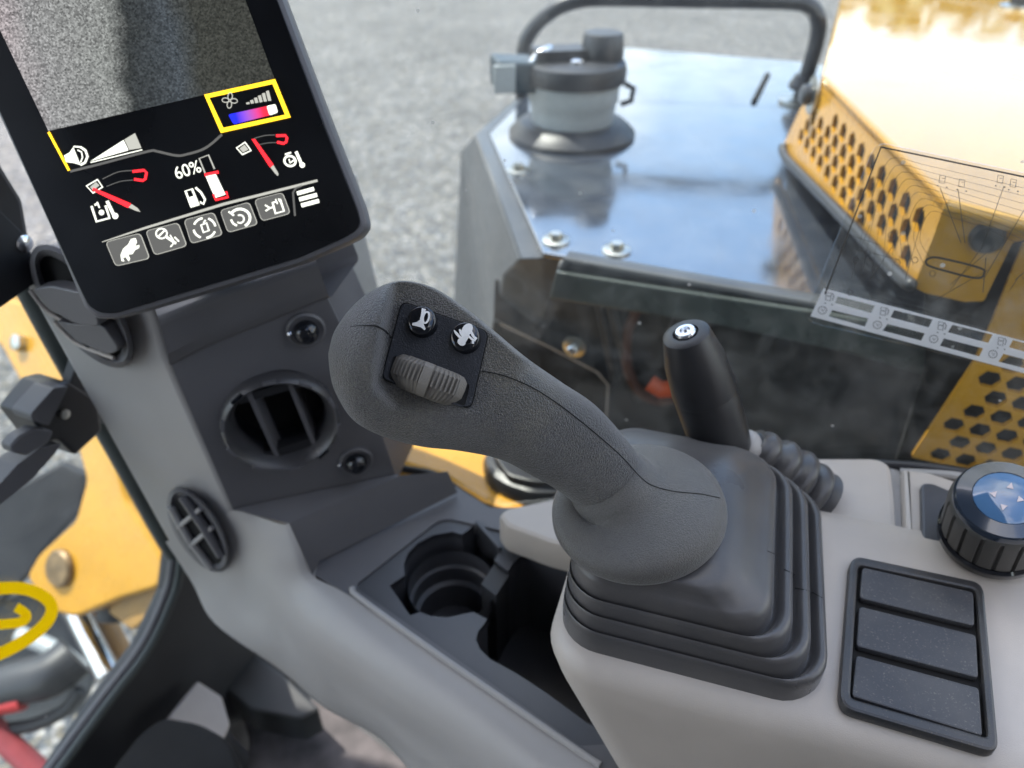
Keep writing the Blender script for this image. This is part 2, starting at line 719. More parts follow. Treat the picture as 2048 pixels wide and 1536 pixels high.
xx.data_type = 'RGBA'
xx.blend_type = 'MULTIPLY'
xx.inputs[0].default_value = 1
l.new(c1.outputs['Color'], xx.inputs[6])
l.new(mm.outputs[0], xx.inputs[7])
l.new(xx.outputs[2], p.inputs['Base Color'])
p.inputs['Roughness'].default_value = .8
bp = n.new('ShaderNodeBump')
bp.inputs['Distance'].default_value = .02
bp.inputs['Strength'].default_value = .8
l.new(v1.outputs['Distance'], bp.inputs['Height'])
bp.invert = True
l.new(bp.outputs['Normal'], p.inputs['Normal'])
o = MB().add([(-300, -300, 0), (300, -300, 0), (300, 300, 0), (-300, 300, 0)], [(0, 1, 2, 3)]).build('gravel_ground', gm, smooth=False)
tag(o, None, None, None, 'structure')

lm = mat('tree_leaves', (.085, .105, .040), .6, mottle=.5, mscale=.9)
mb = MB()
for k in range(60):
    az = math.radians(-75 + 150 * k / 59)
    R = 70 + random.uniform(-4, 4)
    h = random.uniform(11, 14)
    cxy = Vector((R * math.sin(az), R * math.cos(az), 0))
    for q in range(170):
        d = Vector((random.gauss(0, 1), random.gauss(0, 1), random.gauss(0, 1))).normalized() * random.uniform(.4, 1)
        c = cxy + Vector((d.x * 3.2, d.y * 2.6, h * .55 + d.z * h * .47))
        a = Vector((random.gauss(0, 1), random.gauss(0, 1), random.gauss(0, 1))).normalized() * random.uniform(1.0, 1.7)
        b = a.orthogonal().normalized() * random.uniform(.9, 1.5)
        mb.add([c - a, c + b, c + a, c - b], [(0, 1, 2, 3)])
tag(mb.build('treeline', lm, smooth=False, fix=False), None, None, None, 'stuff')

# ------------------------------------------------------------------ planes of the cab
U2 = Vector((.927, -.375, 0))
N2 = Vector((.375, .927, 0))
WIN = Vp(.375, .927, .47)          # right window
FRO = Vp(-.927, .375, .535)        # front window

# unseen cab roof, cut to block the sun and admit sky from the right
o = MB().prism([Vector((-1.0, -.60, 2.54)), Vector((.10, -.60, 2.54)), Vector((.10, .60, 2.54)), Vector((-1.0, .88, 2.54))],
               (0, 0, .06)).build('cab_roof_shade', M['dgrey'])
bevel(o, .015)
tag(o, None, None, None, 'structure')

o = MB().prism([Vector((-.95, -.60, .95)), Vector((.42, -.60, .95)), Vector((.42, -.60, 2.535)), Vector((-.95, -.60, 2.535))], (0, -.05, 0)).build('rear_light_block', M['dgrey'])  # unseen panel added behind the camera to cut light from the rear
tag(o, None, None, None, 'structure')

o = MB().prism([Vector((.47, -.60, .95)), Vector((.47, .0, .95)), Vector((.47, .0, 2.535)), Vector((.47, -.60, 2.535))], (.05, 0, 0)).build('side_light_block', M['dgrey'])  # unseen panel added at right rear to make the light more directional
tag(o, None, None, None, 'structure')

# window panes
WPOLY = [(250, -420), (2700, -420), (2700, 1130), (2048, 966), (1120, 1000), (1000, 1012), (932, 976), (788, 935), (600, 690)]
o = plate('window_pane', [WPOLY], WIN, M['glass'], None, 0, .004)
tag(o, 'clear right side cab window pane in front of the black tank and yellow hood', 'window')
FPOLY = [(70, 560), (345, 1085), (335, 1180), (283, 1292), (200, 1402), (95, 1545), (-500, 1545), (-500, 100), (-60, 300)]
front = plate('window_pane', [FPOLY], FRO, M['glass'], None, 0, .004)
tag(front, 'front cab window pane at left with the yellow circled arrow sticker on it', 'window')

# rubber rail along the foot of the right window
t = thing('window_seal', WIN.hit(1000, 1012), 'black rubber seal along the foot of the right window, behind the joystick', 'window seal')
MB().tube([WIN.hit(x, y, .004) for x, y in spl([(742, 888), (790, 932), (868, 950), (926, 988), (998, 1024), (1120, 1012), (1350, 975), (1640, 935), (1800, 932), (1950, 950), (2200, 1000)], 5)],
          .0042, 10).build('rubber_strip', M['black'], t)
MB().tube([WIN.hit(x, y, .012) for x, y in spl([(895, 974), (930, 1000), (1000, 1033), (1110, 1022), (1300, 998)], 5)],
          .003, 8).build('trim_line', M['dgrey'], t)
MB().tube([WIN.hit(x, y, .010) for x, y in spl([(1800, 944), (1900, 950), (1960, 962), (2100, 992)], 5)],
          .0028, 8).build('trim_line', M['mgrey'], t)

# front corner seal, sill and black lower panel
t = thing('window_frame', FRO.hit(345, 1090), 'dark green-grey frame strip and curved rubber sill of the front window at left', 'window frame')
MB().tube([FRO.hit(x, y, .006) for x, y in spl([(-60, 330), (60, 575), (150, 745), (240, 905), (318, 1050), (350, 1105)], 5)],
          .0105, 10).build('frame_strip', M['green'], t)
CURVE = [(349, 1075), (347, 1120), (334, 1185), (283, 1295), (200, 1405), (95, 1548)]
MB().tube([FRO.hit(x, y, .008) for x, y in spl(CURVE, 6)], .0055, 12).build('sill_seal', M['dgrey'], t)
MB().tube([FRO.hit(x + 14, y + 4, .016) for x, y in spl(CURVE, 6)], .0045, 10).build('sill_lip', M['green'], t)
o = plate('front_wall', [rnd([(352, 1085), (430, 1160), (620, 1330), (660, 1430), (600, 1500), (420, 1640), (80, 1640), (105, 1560), (205, 1408), (288, 1298), (340, 1188)], 6)],
          FRO.moved(.004), M['blackm'], None, 0, .02, .004)
tag(o, 'black curved wall panel between the front window sill and the cab floor', 'wall panel', None, 'structure')

# dark upright window bar at the far left behind the monitor
t = thing('window_bar', FRO.hit(20, 480), 'thick black window bar at far left, behind the monitor', 'window bar')
o = plate('bar', [rnd([(-60, -300), (5, 330), (48, 400), (62, 480), (78, 560), (20, 602), (-60, 650)], 8)], FRO.moved(.05), M['black'], t, 0, .03, .004)
o = plate('bar_cover', [rnd([(-60, 300), (0, 420), (52, 470), (78, 562), (10, 610), (-60, 655)], 8)], FRO.moved(.058), M['blackm'], t, 0, .004, .001)
MB().lathe([(.006, 0), (.006, .004), (.003, .006)], FRO.moved(.055).hit(42, 486), FRO.n, 14).build('screw', M['chrome'], t)

# ------------------------------------------------------------------ cab floor and pedals
f_ = Vector((-.927, .375, 0)) * .50
g_ = Vector((.375, .927, 0))
fz = Vector((0, 0, CAM.z - .95))
o = MB().prism([f_ + g_ * .55 + fz, f_ - g_ * .9 + fz, f_ - g_ * .9 + fz + Vector((1.1, -.44, 0)), f_ + g_ * .55 + fz + Vector((1.1, -.44, 0))], (0, 0, -.03)).build('cab_floor', M['floor'], smooth=False)
tag(o, None, None, None, 'structure')
t = thing('foot_pedal', D(400, 1470, .80), 'light grey foot pedal plate leaning on the dark cab floor', 'pedal')
PP = P3((340, 1430, .78), (395, 1360, .84), (455, 1450, .82))
plate('pedal_plate', [rnd([(338, 1432), (396, 1360), (445, 1392), (462, 1450), (440, 1500), (380, 1490)], 6)], PP, M['pedal'], t, 0, .012, .003)
MB().tube([D(430, 1470, .83), D(480, 1520, .90)], .012, 10).build('pedal_arm', M['blackm'], t)
t = thing('foot_pad', D(350, 1536, .70), 'black rounded rubber foot pad at the bottom left edge', 'pedal')
PQ = P3((230, 1530, .70), (340, 1432, .74), (470, 1520, .70))
o = bevel(MB().prism([PQ.hit(*q) for q in rnd([(190, 1600), (225, 1535), (280, 1465), (325, 1432), (400, 1445), (458, 1478), (480, 1525), (475, 1620)], 22)], PQ.n * -.07).build('pad', M['seam'], t, angle=30), .010, 3)
o = None and plate('pad_groove', [rnd([(428, 1478), (455, 1482), (474, 1520), (452, 1532), (424, 1505)], 9)], PQ, M['seam'], t, .002, .004, .001)
o = plate('floor_mat', [rnd([(470, 1390), (640, 1400), (700, 1440), (780, 1500), (900, 1600), (480, 1620), (500, 1480)], 20)], Hz(-.93),
          mat('mat_fabric', (.085, .075, .075), .8, mottle=.5, mscale=30), None, 0, .012, .003)
tag(o, 'mottled grey-pink floor mat under the console at the bottom edge', 'floor mat')
o = plate('floor_plate', [rnd([(440, 1262), (565, 1345), (640, 1418), (600, 1440), (500, 1420), (430, 1360), (400, 1325)], 10)], Hz(-.86),
          M['floor'], None, 0, .05, .004)
tag(o, 'dark greenish floor step between the front panel and the grey console', 'floor step')

# ------------------------------------------------------------------ side console: column, ledges, skirt
con = thing('side_console', Z(466, 1018, -.60), 'grey moulded side console with a tall column under the monitor', 'console')
Eb, Et = Z(466, 1018, -.42), D(340, 730, .507)
RFp = Plane(Eb, (Z(789, 950, -.42) - Eb).cross(Vector((0, 0, 1))))        # dark face with the round vent
LFp = Plane(Eb, Vector((.375, .927, 0)))                                  # light face
mb = MB()
back = Vector((.10, .22, 0))
lf = [(333, 1082), (372, 1150), (480, 1102), (467, 1020), (340, 730), (333, 715), (312, 640), (290, 585), (180, 560), (60, 505), (30, 540)]
pts = [LFp.hit(*q) for q in lf]
mb.prism(pts, back)
bevel(mb.build('column_side', M['mgrey'], con, angle=30), .006)
rf = [(469, 1028), (795, 958), (700, 690), (652, 592), (420, 690), (342, 730)]
plate('vent_face', [rf, ell((562, 838), 103, 96, -20, 40)], RFp, M['dgrey'], con, -.0015, .004)
MB().prism([RFp.hit(*q, -.036) for q in rf], Vector((.01, .05, 0))).build('column_core', M['dgrey'], con)
lo = [RFp.hit(*q, 0) for q in [(340, 734), (420, 694), (660, 598)]]
mi = [RFp.hit(*q, .010) for q in [(336, 708), (414, 668), (646, 562)]]
hi = [RFp.hit(*q, .012) for q in [(318, 640), (392, 610), (634, 522)]]
top = [RFp.hit(*q, -.012) for q in [(300, 590), (380, 565), (618, 500)]]
bk = [p + Vector((.01, .06, 0)) for p in top]
bb = [p + Vector((.01, .06, 0)) for p in lo]
mb = MB().loft([lo, mi, hi, top, bk, bb, lo], False)
bevel(mb.build('column_upper', M['dgrey'], con, angle=25), .004)
# ledge facets
R1 = Z(800, 951, -.42)
v = {'k0': Eb, 'a1': Z(578, 1047, -.421), 'r': R1, 'q': Z(789, 949, -.419), 'e': Z(895, 943, -.43),
     'f0': Z(625, 1150, -.458), 'f1': Z(640, 1122, -.456), 'f2': Z(915, 985, -.456)}
MB().add([v['k0'], v['a1'], v['r'], v['q']], [(0, 1, 2, 3)]).add(
    [v['a1'], v['f0'], v['f1'], v['f2'], v['e'], v['r']], [(0, 1, 2, 5), (2, 3, 4, 5)]).build('front_ledge', M['dgrey'], con, angle=25)
# light skirt, lofted along the console
rows = [
    [(578, 1047, -.421), (625, 1152, -.458), (705, 1192, -.4585), (850, 1292, -.4585), (1000, 1394, -.4585), (1140, 1492, -.4585), (1290, 1602, -.4585)],
    [(560, 1048, -.423), (606, 1172, -.464), (680, 1232, -.463), (815, 1335, -.463), (960, 1440, -.463), (1090, 1540, -.463), (1230, 1650, -.463)],
    [(515, 1033, -.424), (560, 1190, -.480), (640, 1272, -.480), (760, 1368, -.482), (890, 1465, -.484), (1010, 1560, -.484), (1150, 1670, -.484)],
    [(466, 1018, -.425), (515, 1200, -.515), (590, 1290, -.517), (710, 1385, -.520), (830, 1475, -.522), (930, 1570, -.522), (1060, 1690, -.522)],
    [(440, 1030, -.43), (490, 1215, -.535), (575, 1310, -.540), (690, 1400, -.545), (805, 1490, -.550), (900, 1580, -.550), (1030, 1700, -.550)],
    [(330, 1082, -.508), (430, 1247, -.570), (560, 1340, -.580), (648, 1415, -.590), (765, 1482, -.600), (865, 1600, -.600), (980, 1720, -.600)],
]
lp0 = [None, None, None, [(468, 1021), (488, 1100)], [(440, 1034), (462, 1120)], [(331, 1084), (384, 1165)]]
grid = []
for r, e in zip(rows, lp0):
    pz = [Z(*q) for q in r]
    if e:
        pz = [LFp.hit(*e[0], .0008), LFp.hit(*e[1], .0008)] + pz[1:]
    else:
        pz = [pz[0], pz[0].lerp(pz[1], .5)] + pz[1:]
    grid.append(spl(pz, 6))
cols = [spl([grid[i][j] for i in range(len(grid))], 5) for j in range(len(grid[0]))]
mb = MB().loft([[cols[j][i] for j in range(len(cols))] for i in range(len(cols[0]))], False)
low = [cols[j][-1] for j in range(len(cols))]
mb.loft([low, [q + Vector((.03, .03, -.02)) for q in low], [q + Vector((.08, .10, -.05)) for q in low]], False)
mb.build('console_skirt', M['mgrey'], con, angle=70)
# console top surface round the tray
TOPZ = Hz(-.458)
TRAY = rnd([(708, 1172), (885, 1034), (1008, 1062), (1180, 1130), (1330, 1480), (1160, 1492)], [16, 26, 10, 10, 10, 10], 6)
top_out = [(630, 1149), (640, 1112), (912, 972), (980, 1016), (1240, 1010), (1420, 1300), (1420, 1640), (1300, 1610), (1140, 1494), (1000, 1396), (850, 1294), (705, 1194)]
plate('console_top', [top_out, TRAY], TOPZ, M['dgrey'], con, 0, .012)
o = MB().tube([TOPZ.hit(x, y, .0008) for x, y in spl([(704, 1176), (707, 1182), (718, 1194), (850, 1290), (1000, 1394), (1160, 1504), (1200, 1530)], 6)],
              .0022, 8).build('tray_rim', M['mgrey'], con)
# light tongue between tray and window
TNG = Hz(-.425)
plate('console_tongue', [rnd([(996, 1030), (1012, 1016), (1130, 990), (1250, 1010), (1240, 1120), (1104, 1086), (1012, 1052)], 10)], TNG, M['lgrey'], con, 0, .03, .004)

# ---- round vent, rivets, oval vents
def ring_vent(c, plane, rpx, label):
    t = thing('round_vent', plane.hit(*c), label, 'air vent')
    o = plane.hit(*c)
    R = (plane.hit(c[0] + rpx, c[1]) - o).length
    seg = 48
    MB().lathe([(R * .98, -.004), (R, .004), (R * .98, .009), (R * .93, .011), (R * .88, .009), (R * .84, .004), (R * .80, .001), (R * .76, -.006), (R * .76, -.012)],
               o, plane.n, seg, False, False).build('bezel', M['bezel'], t)
    MB().lathe([(R * .80, -.030), (R * .2, -.032)], o, plane.n, seg, False, True).build('duct', M['seam'], t)
    MB().lathe([(R * .80, -.004), (R * .80, -.031)], o, plane.n, seg, False, False).build('duct_wall', M['blackm'], t)
    # louvre insert: short chord slabs closing the left and lower segments, plus two blades
    uu = (plane.hit(c[0] - 45, c[1] - 105) - plane.hit(c[0] + 45, c[1] + 105)).normalized()
    ww = plane.n.cross(uu)
    for s in (-.40, .28):
        h = math.sqrt(1 - s * s) * R * .80
        MB().box(o + ww * (s * R) + plane.n * -.008, uu * h, ww * .0017, plane.n * .010 + ww * .0014).build('blade', M['dgrey'], t)
    for s in (-.66, .70):
        h = math.sqrt(1 - s * s) * R * .78
        MB().box(o - uu * (s * R) * .96 + plane.n * -.004, ww * h * .9, uu * R * .08, plane.n * .005).build('bridge', M['black'], t)
    for k in range(10):
        a = math.radians(20 + 36 * k)
        d = plane.u * math.cos(a) + plane.v * math.sin(a)
        e = plane.n.cross(d)
        MB().box(o + d * R * .955 + plane.n * .0105, d * R * .028, e * R * .11, plane.n * .0012).build('rib', M['gloss' if k in (3, 8) else 'dgrey'], t)
    return t


ring_vent((562, 838), RFp, 116, 'round black air vent with two blades on the dark console column')


def rivet(c, label):
    o = RFp.hit(*c)
    t = thing('push_rivet', o, label, 'rivet', 'push rivets beside the round vent')
    MB().lathe([(.0135, -.003), (.0135, .0008), (.0120, .0018), (.0095, .0005)], o, RFp.n, 28, False, True).build('recess_ring', M['dgrey'], t)
    MB().lathe([(.0082, 0), (.0086, .004), (.0078, .007), (.0055, .0095), (.002, .0105)], o, RFp.n, 24, False, True).build('head', M['gloss'], t)
    e = (RFp.hit(c[0] - 32, c[1] + 6) - o)
    MB().lathe([(.0022, 0), (.002, .002), (.0008, .003)], o + e, RFp.n, 12, False, True).build('pin', M['chrome'], t)


rivet((612, 660), 'shiny black push rivet above the round vent')
rivet((712, 922), 'shiny black push rivet below the round vent, beside the joystick')


def oval(c, a, b, rot, n=36, k=1.0):
    return ell(c, a * k, b * k, rot, n)


# lower oval vent
c, rot = (397, 1060), 58
LF0 = LFp
LFp = LFp.moved(.0035)
t = thing('oval_vent', LFp.hit(*c), 'narrow oval air vent with crossed bars low on the light column', 'air vent')
L1, L2, L3 = oval(c, 92, 41, rot), oval(c, 84, 32, rot), oval(c, 78, 27, rot)
MB().loft([[LFp.hit(*q, h) for q in L] for L, h in ((oval(c, 96, 45, rot), -.002), (L1, .0045), (oval(c, 88, 37, rot), .0062), (L2, .0045), (L3, .0028))]).build('bezel', M['dgrey'], t)
MB().poly(oval(c, 80, 29, rot), LFp, .0030).build('duct', M['seam'], t)
d1 = Vector((math.cos(math.radians(rot)), math.sin(math.radians(rot))))
d2 = Vector((-d1.y, d1.x))
for s in (-26, 18):
    a, b = Vector(c) + d1 * s + d2 * 30, Vector(c) + d1 * (s - 8) - d2 * 26
    MB().tube([LFp.hit(*a, .006), LFp.hit(*((a + b) / 2), .0075), LFp.hit(*b, .006)], .0022, 8).build('bar', M['mgrey'], t)
a, b = Vector(c) - d1 * 74 - d2 * 9, Vector(c) + d1 * 66 - d2 * 12
MB().tube([LFp.hit(*a, .006), LFp.hit(*((a + b) / 2 - d2 * 2), .0075), LFp.hit(*b, .006)], .0040, 8).build('slider', M['dgrey'], t)
a, b = Vector(c) - d1 * 70 + d2 * 22, Vector(c) + d1 * 76 + d2 * 18
MB().tube([LFp.hit(*a, .005), LFp.hit(*((a + b) / 2 + d2 * 6), .006), LFp.hit(*b, .005)], .0035, 8).build('slider', M['mgrey'], t)

LFp = LF0
# upper oval vent with opened flaps
c, rot = (163, 612), 52
t = thing('oval_vent', LFp.hit(*c), 'oval air vent with opened dark flaps, half hidden under the monitor', 'air vent')
MB().loft([[LFp.hit(*q, h) for q in L] for L, h in ((oval(c, 150, 62, rot), -.002), (oval(c, 148, 60, rot), .010), (oval(c, 138, 50, rot), .013), (oval(c, 126, 40, rot), .009), (oval(c, 120, 35, rot), -.004))]).build('bezel', M['dgrey'], t)
MB().poly(oval(c, 124, 38, rot), LFp, .0035).build('duct', M['seam'], t)
for k, (q, dd) in enumerate(((((62, 578), (100, 572), (180, 590), (200, 655), (150, 648), (95, 618)), .024), (((108, 640), (140, 648), (205, 650), (240, 700), (215, 712), (150, 680)), .018))):
    pl = LFp.moved(dd)
    bevel(MB().prism([pl.hit(*x) for x in rnd(list(q), 14)], pl.n * -.010).build('flap', M['dgrey'], t, angle=30), .001, 2)
MB().tube([LFp.hit(x, y, .014) for x, y in spl([(60, 580), (95, 622), (150, 652), (200, 662)], 5)], .0015, 8).build('flap_edge', M['lgrey'], t)
MB().tube([LFp.hit(x, y, .012) for x, y in spl([(108, 642), (150, 684), (200, 706), (228, 716)], 5)], .0015, 8).build('flap_edge', M['lgrey'], t)

# ------------------------------------------------------------------ cup holder tray
tr = thing('cup_holder', TOPZ.hit(900, 1180), 'dark cup holder tray with a round cup well and a deep slot', 'cup holder')
TP = TOPZ.moved(-.002)
HOLE = [(779, 1171), (809, 1151), (808, 1128), (816, 1106), (836, 1086), (866, 1070), (904, 1063), (924, 1069), (950, 1049), (998, 1103), (989, 1121), (1016, 1142),
        (1026, 1126), (1040, 1113), (1064, 1110), (1150, 1135), (1240, 1420), (1180, 1450), (1089, 1383), (1030, 1345), (980, 1318), (960, 1298), (952, 1280), (956, 1263), (968, 1248), (974, 1238),
        (946, 1224), (930, 1227), (896, 1235), (862, 1232), (840, 1224), (820, 1231)]
plate('tray_plate', [TRAY, HOLE], TP, M['tray'], tr, 0, .006)
hp = [TP.hit(*q) for q in HOLE]
dn = Vector((0, 0, -1))
MB().loft([[q + dn * .0005 for q in hp], [q + dn * .095 for q in hp]]).build('well_wall', M['tray'], tr, angle=50)
cc = TP.hit(902, 1150)
cr_ = (TP.hit(990, 1150) - cc).length
MB().lathe([(cr_ * 1.0, -.012), (cr_ * 1.0, -.028), (cr_ * .93, -.030), (cr_ * .93, -.045), (cr_ * .82, -.047), (cr_ * .82, -.075), (cr_ * .2, -.076)], cc, (0, 0, 1), 40, False, True).build('cup_well', M['tray'], tr)
MB().prism([q + dn * .094 for q in hp], dn * .003).build('well_floor', M['tray'], tr)
a, b = TP.hit(950, 1049), TP.hit(998, 1103)
side = (b - a).cross(Vector((0, 0, 1))).normalized()
MB().prism([a + Vector((0, 0, .004)), b + Vector((0, 0, .004)), b + dn * .07, a + dn * .07], side * -.003).build('fin', M['tray'], tr)
a, b = TP.hit(989, 1121), TP.hit(1018, 1143)
MB().prism([a + dn * .004, b + dn * .004, b + dn * .09, a + dn * .09], Vector((-.01, -.02, 0))).build('divider', M['blackm'], tr)

# ------------------------------------------------------------------ armrest console
YA = math.radians(-17)
AU, AV = Vector((math.cos(YA), math.sin(YA), 0)), Vector((-math.sin(YA), math.cos(YA), 0))


def rrect(c, sx, sy, r, n=8, u=AU, v=AV):
    out = []
    for k, (ix, iy) in enumerate(((1, 1), (-1, 1), (-1, -1), (1, -1))):
        for t in range(n + 1):
            a = math.radians(90 * k + 90 * t / n)
            out.append(c + u * (ix * (sx / 2 - r) + r * math.cos(a)) + v * (iy * (sy / 2 - r) + r * math.sin(a)))
    return out


arm = thing('armrest', CAM + Vector((.25, .24, -.6)), 'light grey armrest console carrying the joystick boot and switch panel', 'armrest')
A0 = Z(1072, 1325, -.352)
LX, LY = .62, .165
ac = A0 + AU * (LX / 2) + AV * (LY / 2)
ac.z = CAM.z
loops = []
for ins, z, sh in ((.030, -.3445, 0), (.018, -.3450, 0), (.008, -.3475, 0), (.002, -.3530, 0), (.0, -.360, .001), (.0, -.375, .006), (.001, -.42, .026), (.002, -.50, .062), (.004, -.62, .10)):
    loops.append([q + Vector((0, 0, z)) for q in rrect(ac + AU * sh, LX - 2 * ins + sh * .0, LY - 2 * ins, max(.032 - ins, .006), 8)])
mb = MB().loft(loops, True, True, True)
mb.build('armrest_body', M['lgrey'], arm, angle=60)
# rear part of the console, two slabs with a groove between them
BK = Hz(-.350)
bk1 = [(1450, 1000), (1500, 915), (1600, 914), (1756, 914), (1784, 930), (1792, 1000), (1800, 1130), (1700, 1180), (1560, 1150)]
plate('rear_cover', [rnd(bk1, [4, 4, 4, 18, 14, 4, 4, 4, 4])], BK, M['lgrey'], arm, 0, .05, .004)
bk2 = [(1806, 935), (1860, 942), (1960, 975), (2060, 1012), (2400, 1120), (2400, 1400), (1830, 1160), (1813, 1120)]
plate('rear_cover', [rnd(bk2, 4)], BK, M['lgrey'], arm, 0, .05, .004)
plate('groove_strip', [[(1780, 928), (1812, 934), (1820, 1150), (1796, 1150)]], BK.moved(-.007), M['mgrey'], arm, 0, .02)

# ------------------------------------------------------------------ joystick: boot, flange, grip, plate, buttons, wheel
js = thing('joystick', CAM + Vector((.10, .285, -.345)), 'black joystick with two round buttons and a thumb wheel on a ribbed boot', 'joystick')
yb = math.radians(-17)
BU, BV = Vector((math.cos(yb), math.sin(yb), 0)), Vector((-math.sin(yb), math.cos(yb), 0))


def zrel(x, y, z):
    return CAM + Vector((x, y, z))


c0, c1 = zrel(.1098, .2915, 0), zrel(.0915, .299, 0)
s0, s1 = (.138, .148), (.095, .126)
prof = [(0, 0), (0, .0110), (.012, .0140), (.045, .0158), (.085, .0162), (.125, .0148), (.155, .0122), (.185, .0095), (.21, .0094), (.225, .0125), (.232, .0185), (.25, .0222), (.285, .0246), (.33, .0252),
        (.375, .0238), (.41, .0212), (.44, .0186), (.47, .0184), (.485, .0215), (.492, .0270), (.51, .0308), (.545, .0332), (.59, .0338), (.635, .0324), (.67, .0298), (.70, .0272), (.735, .0270), (.752, .0302), (.76, .0352), (.78, .0390), (.83, .0420), (.90, .0435), (1.0, .0448)]
loops = []
for k, h in prof:
    c = c0.lerp(c1, k)
    loops.append([q + Vector((0, 0, -.3470 + h)) for q in rrect(c, s0[0] + (s1[0] - s0[0]) * k, s0[1] + (s1[1] - s0[1]) * k, .024 - .003 * k, 8, BU, BV)])
FC = zrel(.0680, .2830, -.290)
FAX = Vector((-.14, -.05, 1)).normalized()
fa = (BU - FAX * BU.dot(FAX)).normalized()
fb = FAX.cross(fa)
last = loops[-1]
circ = []
for q in last:
    dq = q - c1
    a = math.atan2(dq.dot(BV) / s1[1], dq.dot(BU) / s1[0])
    circ.append(FC + (fa * math.cos(a) + fb * math.sin(a)) * .043 - FAX * .004)
for t_ in (.2, .4, .6, .8, 1.0):
    ease = t_
    loops.append([q.lerp(r, ease) + Vector((0, 0, .0045 * math.sin(math.pi * t_))) for q, r in zip(last, circ)])
boot = MB().loft(loops, True, True, True).build('boot', M['boot'], js, angle=75)
# mould lines across the ribs on the right side
bvb = BVHTree.FromPolygons(*(lambda me: ([v.co + LOC[boot] for v in me.vertices], [tuple(p_.vertices) for p_ in me.polygons]))(boot.data))


def project(bvh, pts, lift=.0):
    out = []
    for x, y in pts:
        d = ray(x, y).normalized()
        h = bvh.ray_cast(CAM, d)
        if h[0] is not None:
            out.append(h[0] - d * lift)
    return out


# flange dome
fl = MB()
PN_, nd = D(1204, 950, .3985), (D(1128, 881, .385) - D(1241, 992, .405)).normalized()
fprof = [(.041, -.006), (.0452, -.004), (.0466, -.001), (.0464, .0025), (.0452, .0066), (.0425, .0106), (.0390, .0138), (.0352, .0166), (.0318, .0196), (.0288, .0232), (.0264, .0275), (.0248, .033), (.0236, .040), (.0215, .05)]
floops = []
for i, (r_, h) in enumerate(fprof):
    t_ = max(0, (h - .0025) / .0475)
    te = t_ ** 1.15
    ax_ = FAX.lerp(nd, min(1, te * .9)).normalized()
    cc_ = (FC + FAX * h).lerp(FC.lerp(PN_, te), min(1, t_ * 1.6))
    a_ = (BU - ax_ * BU.dot(ax_)).normalized()
    b_ = ax_.cross(a_)
    floops.append([cc_ + (a_ * math.cos(2 * math.pi * k / 64) + b_ * math.sin(2 * math.pi * k / 64)) * r_ for k in range(64)])
fl.loft(floops, True, True, True)
flange = fl.build('flange', M['collar'], js, angle=70)

# grip: sections given by the two outline points, and front and rear distance
sec = [  # upper x,y  lower x,y  front rear  roundness
    (1345, 1020, 1200, 1065, .388, .440, 2.1),
    (1302, 950, 1180, 1035, .381, .430, 2.1),
    (1258, 886, 1122, 985, .372, .420, 2.15),
    (1192, 812, 1064, 951, .361, .408, 2.2),
    (1122, 764, 1000, 918, .352, .399, 2.25),
    (1052, 715, 920, 901, .3480, .393, 2.35),
    (986, 660, 850, 893, .3448, .389, 2.5),
    (926, 613, 790, 879, .3405, .386, 2.6),
    (866, 576, 742, 861, .3335, .383, 2.6),
    (806, 562, 704, 836, .3295, .380, 2.5),
    (752, 577, 679, 800, .3290, .376, 2.4),
    (706, 611, 664, 766, .3335, .371, 2.2),
    (676, 650, 658, 730, .3425, .365, 2.1),
    (664, 674, 656.5, 707, .3515, .360, 2.0),
]
ss = spl([Vector(s) for s in sec], 7)
NA = 96
pqa = [(805, 604), (976, 664), (941, 817), (764, 757)]
PLT = P3((805, 604, .3466), (976, 664, .3476), (764, 757, .3452))
# flat pad round the plate (pixel-space distances only used to measure the outline)
pad = [Vector(q) for q in [(800, 540), (900, 560), (1010, 640), (1046, 712), (1010, 790), (945, 832), (800, 812), (760, 768), (774, 680)]]


def sd_pad(x, y):
    q = Vector((x, y))
    best, inside = 1e9, True
    for i in range(len(pad)):
        a, b = pad[i], pad[(i + 1) % len(pad)]
        e = b - a
        t_ = max(0, min(1, (q - a).dot(e) / e.length_squared))
        best = min(best, (q - a - e * t_).length)
        if e.x * (q.y - a.y) - e.y * (q.x - a.x) < 0:
            inside = False
    return -best if inside else best


def pix(p):
    q = p - CAM
    d = q.dot(FW)
    return CX + q.dot(RT) / d * F, CY - q.dot(UP) / d * F, d


loops = []
for s in ss:
    ux, uy, lx, ly, fr_, re_, ex = s
    dm = (fr_ + re_) / 2
    A, B = D(ux, uy, dm), D(lx, ly, dm)
    C = (A + B) / 2
    e1 = (A - B) / 2
    vw = (CAM - C).normalized()
    e2 = (vw - e1.normalized() * vw.dot(e1.normalized())).normalized() * ((re_ - fr_) / 2)
    L = []
    for k in range(NA):
        a = 2 * math.pi * k / NA
        ca, sa = math.cos(a), math.sin(a)
        x = math.copysign(abs(ca) ** (2 / ex), ca)
        y = math.copysign(abs(sa) ** (2 / ex), sa)
        q = C + e1 * x + e2 * y
        if y > 0:
            px, py, d = pix(q)
            w_ = 1 - max(0, min(1, (sd_pad(px, py) + 2) / 24))
            w_ = w_ * w_ * (3 - 2 * w_)
            yy = max(0, min(1, (y - .08) / .45))
            w_ *= yy * yy * (3 - 2 * yy)
            if w_ > 0:
                r = ray(px, py)
                dp = (PLT.o - CAM).dot(PLT.n) / r.dot(PLT.n) + .0004
                if dp > d or sd_pad(px, py) < 12:
                    q = CAM + r * (d + (dp - d) * w_)
        L.append(q)
    loops.append(L)
grip = MB().loft(loops, True, True, True).build('grip', M['grip'], js, angle=75)
bv = BVHTree.FromPolygons(*(lambda me: ([v.co + LOC[grip] for v in me.vertices], [tuple(p_.vertices) for p_ in me.polygons]))(grip.data))
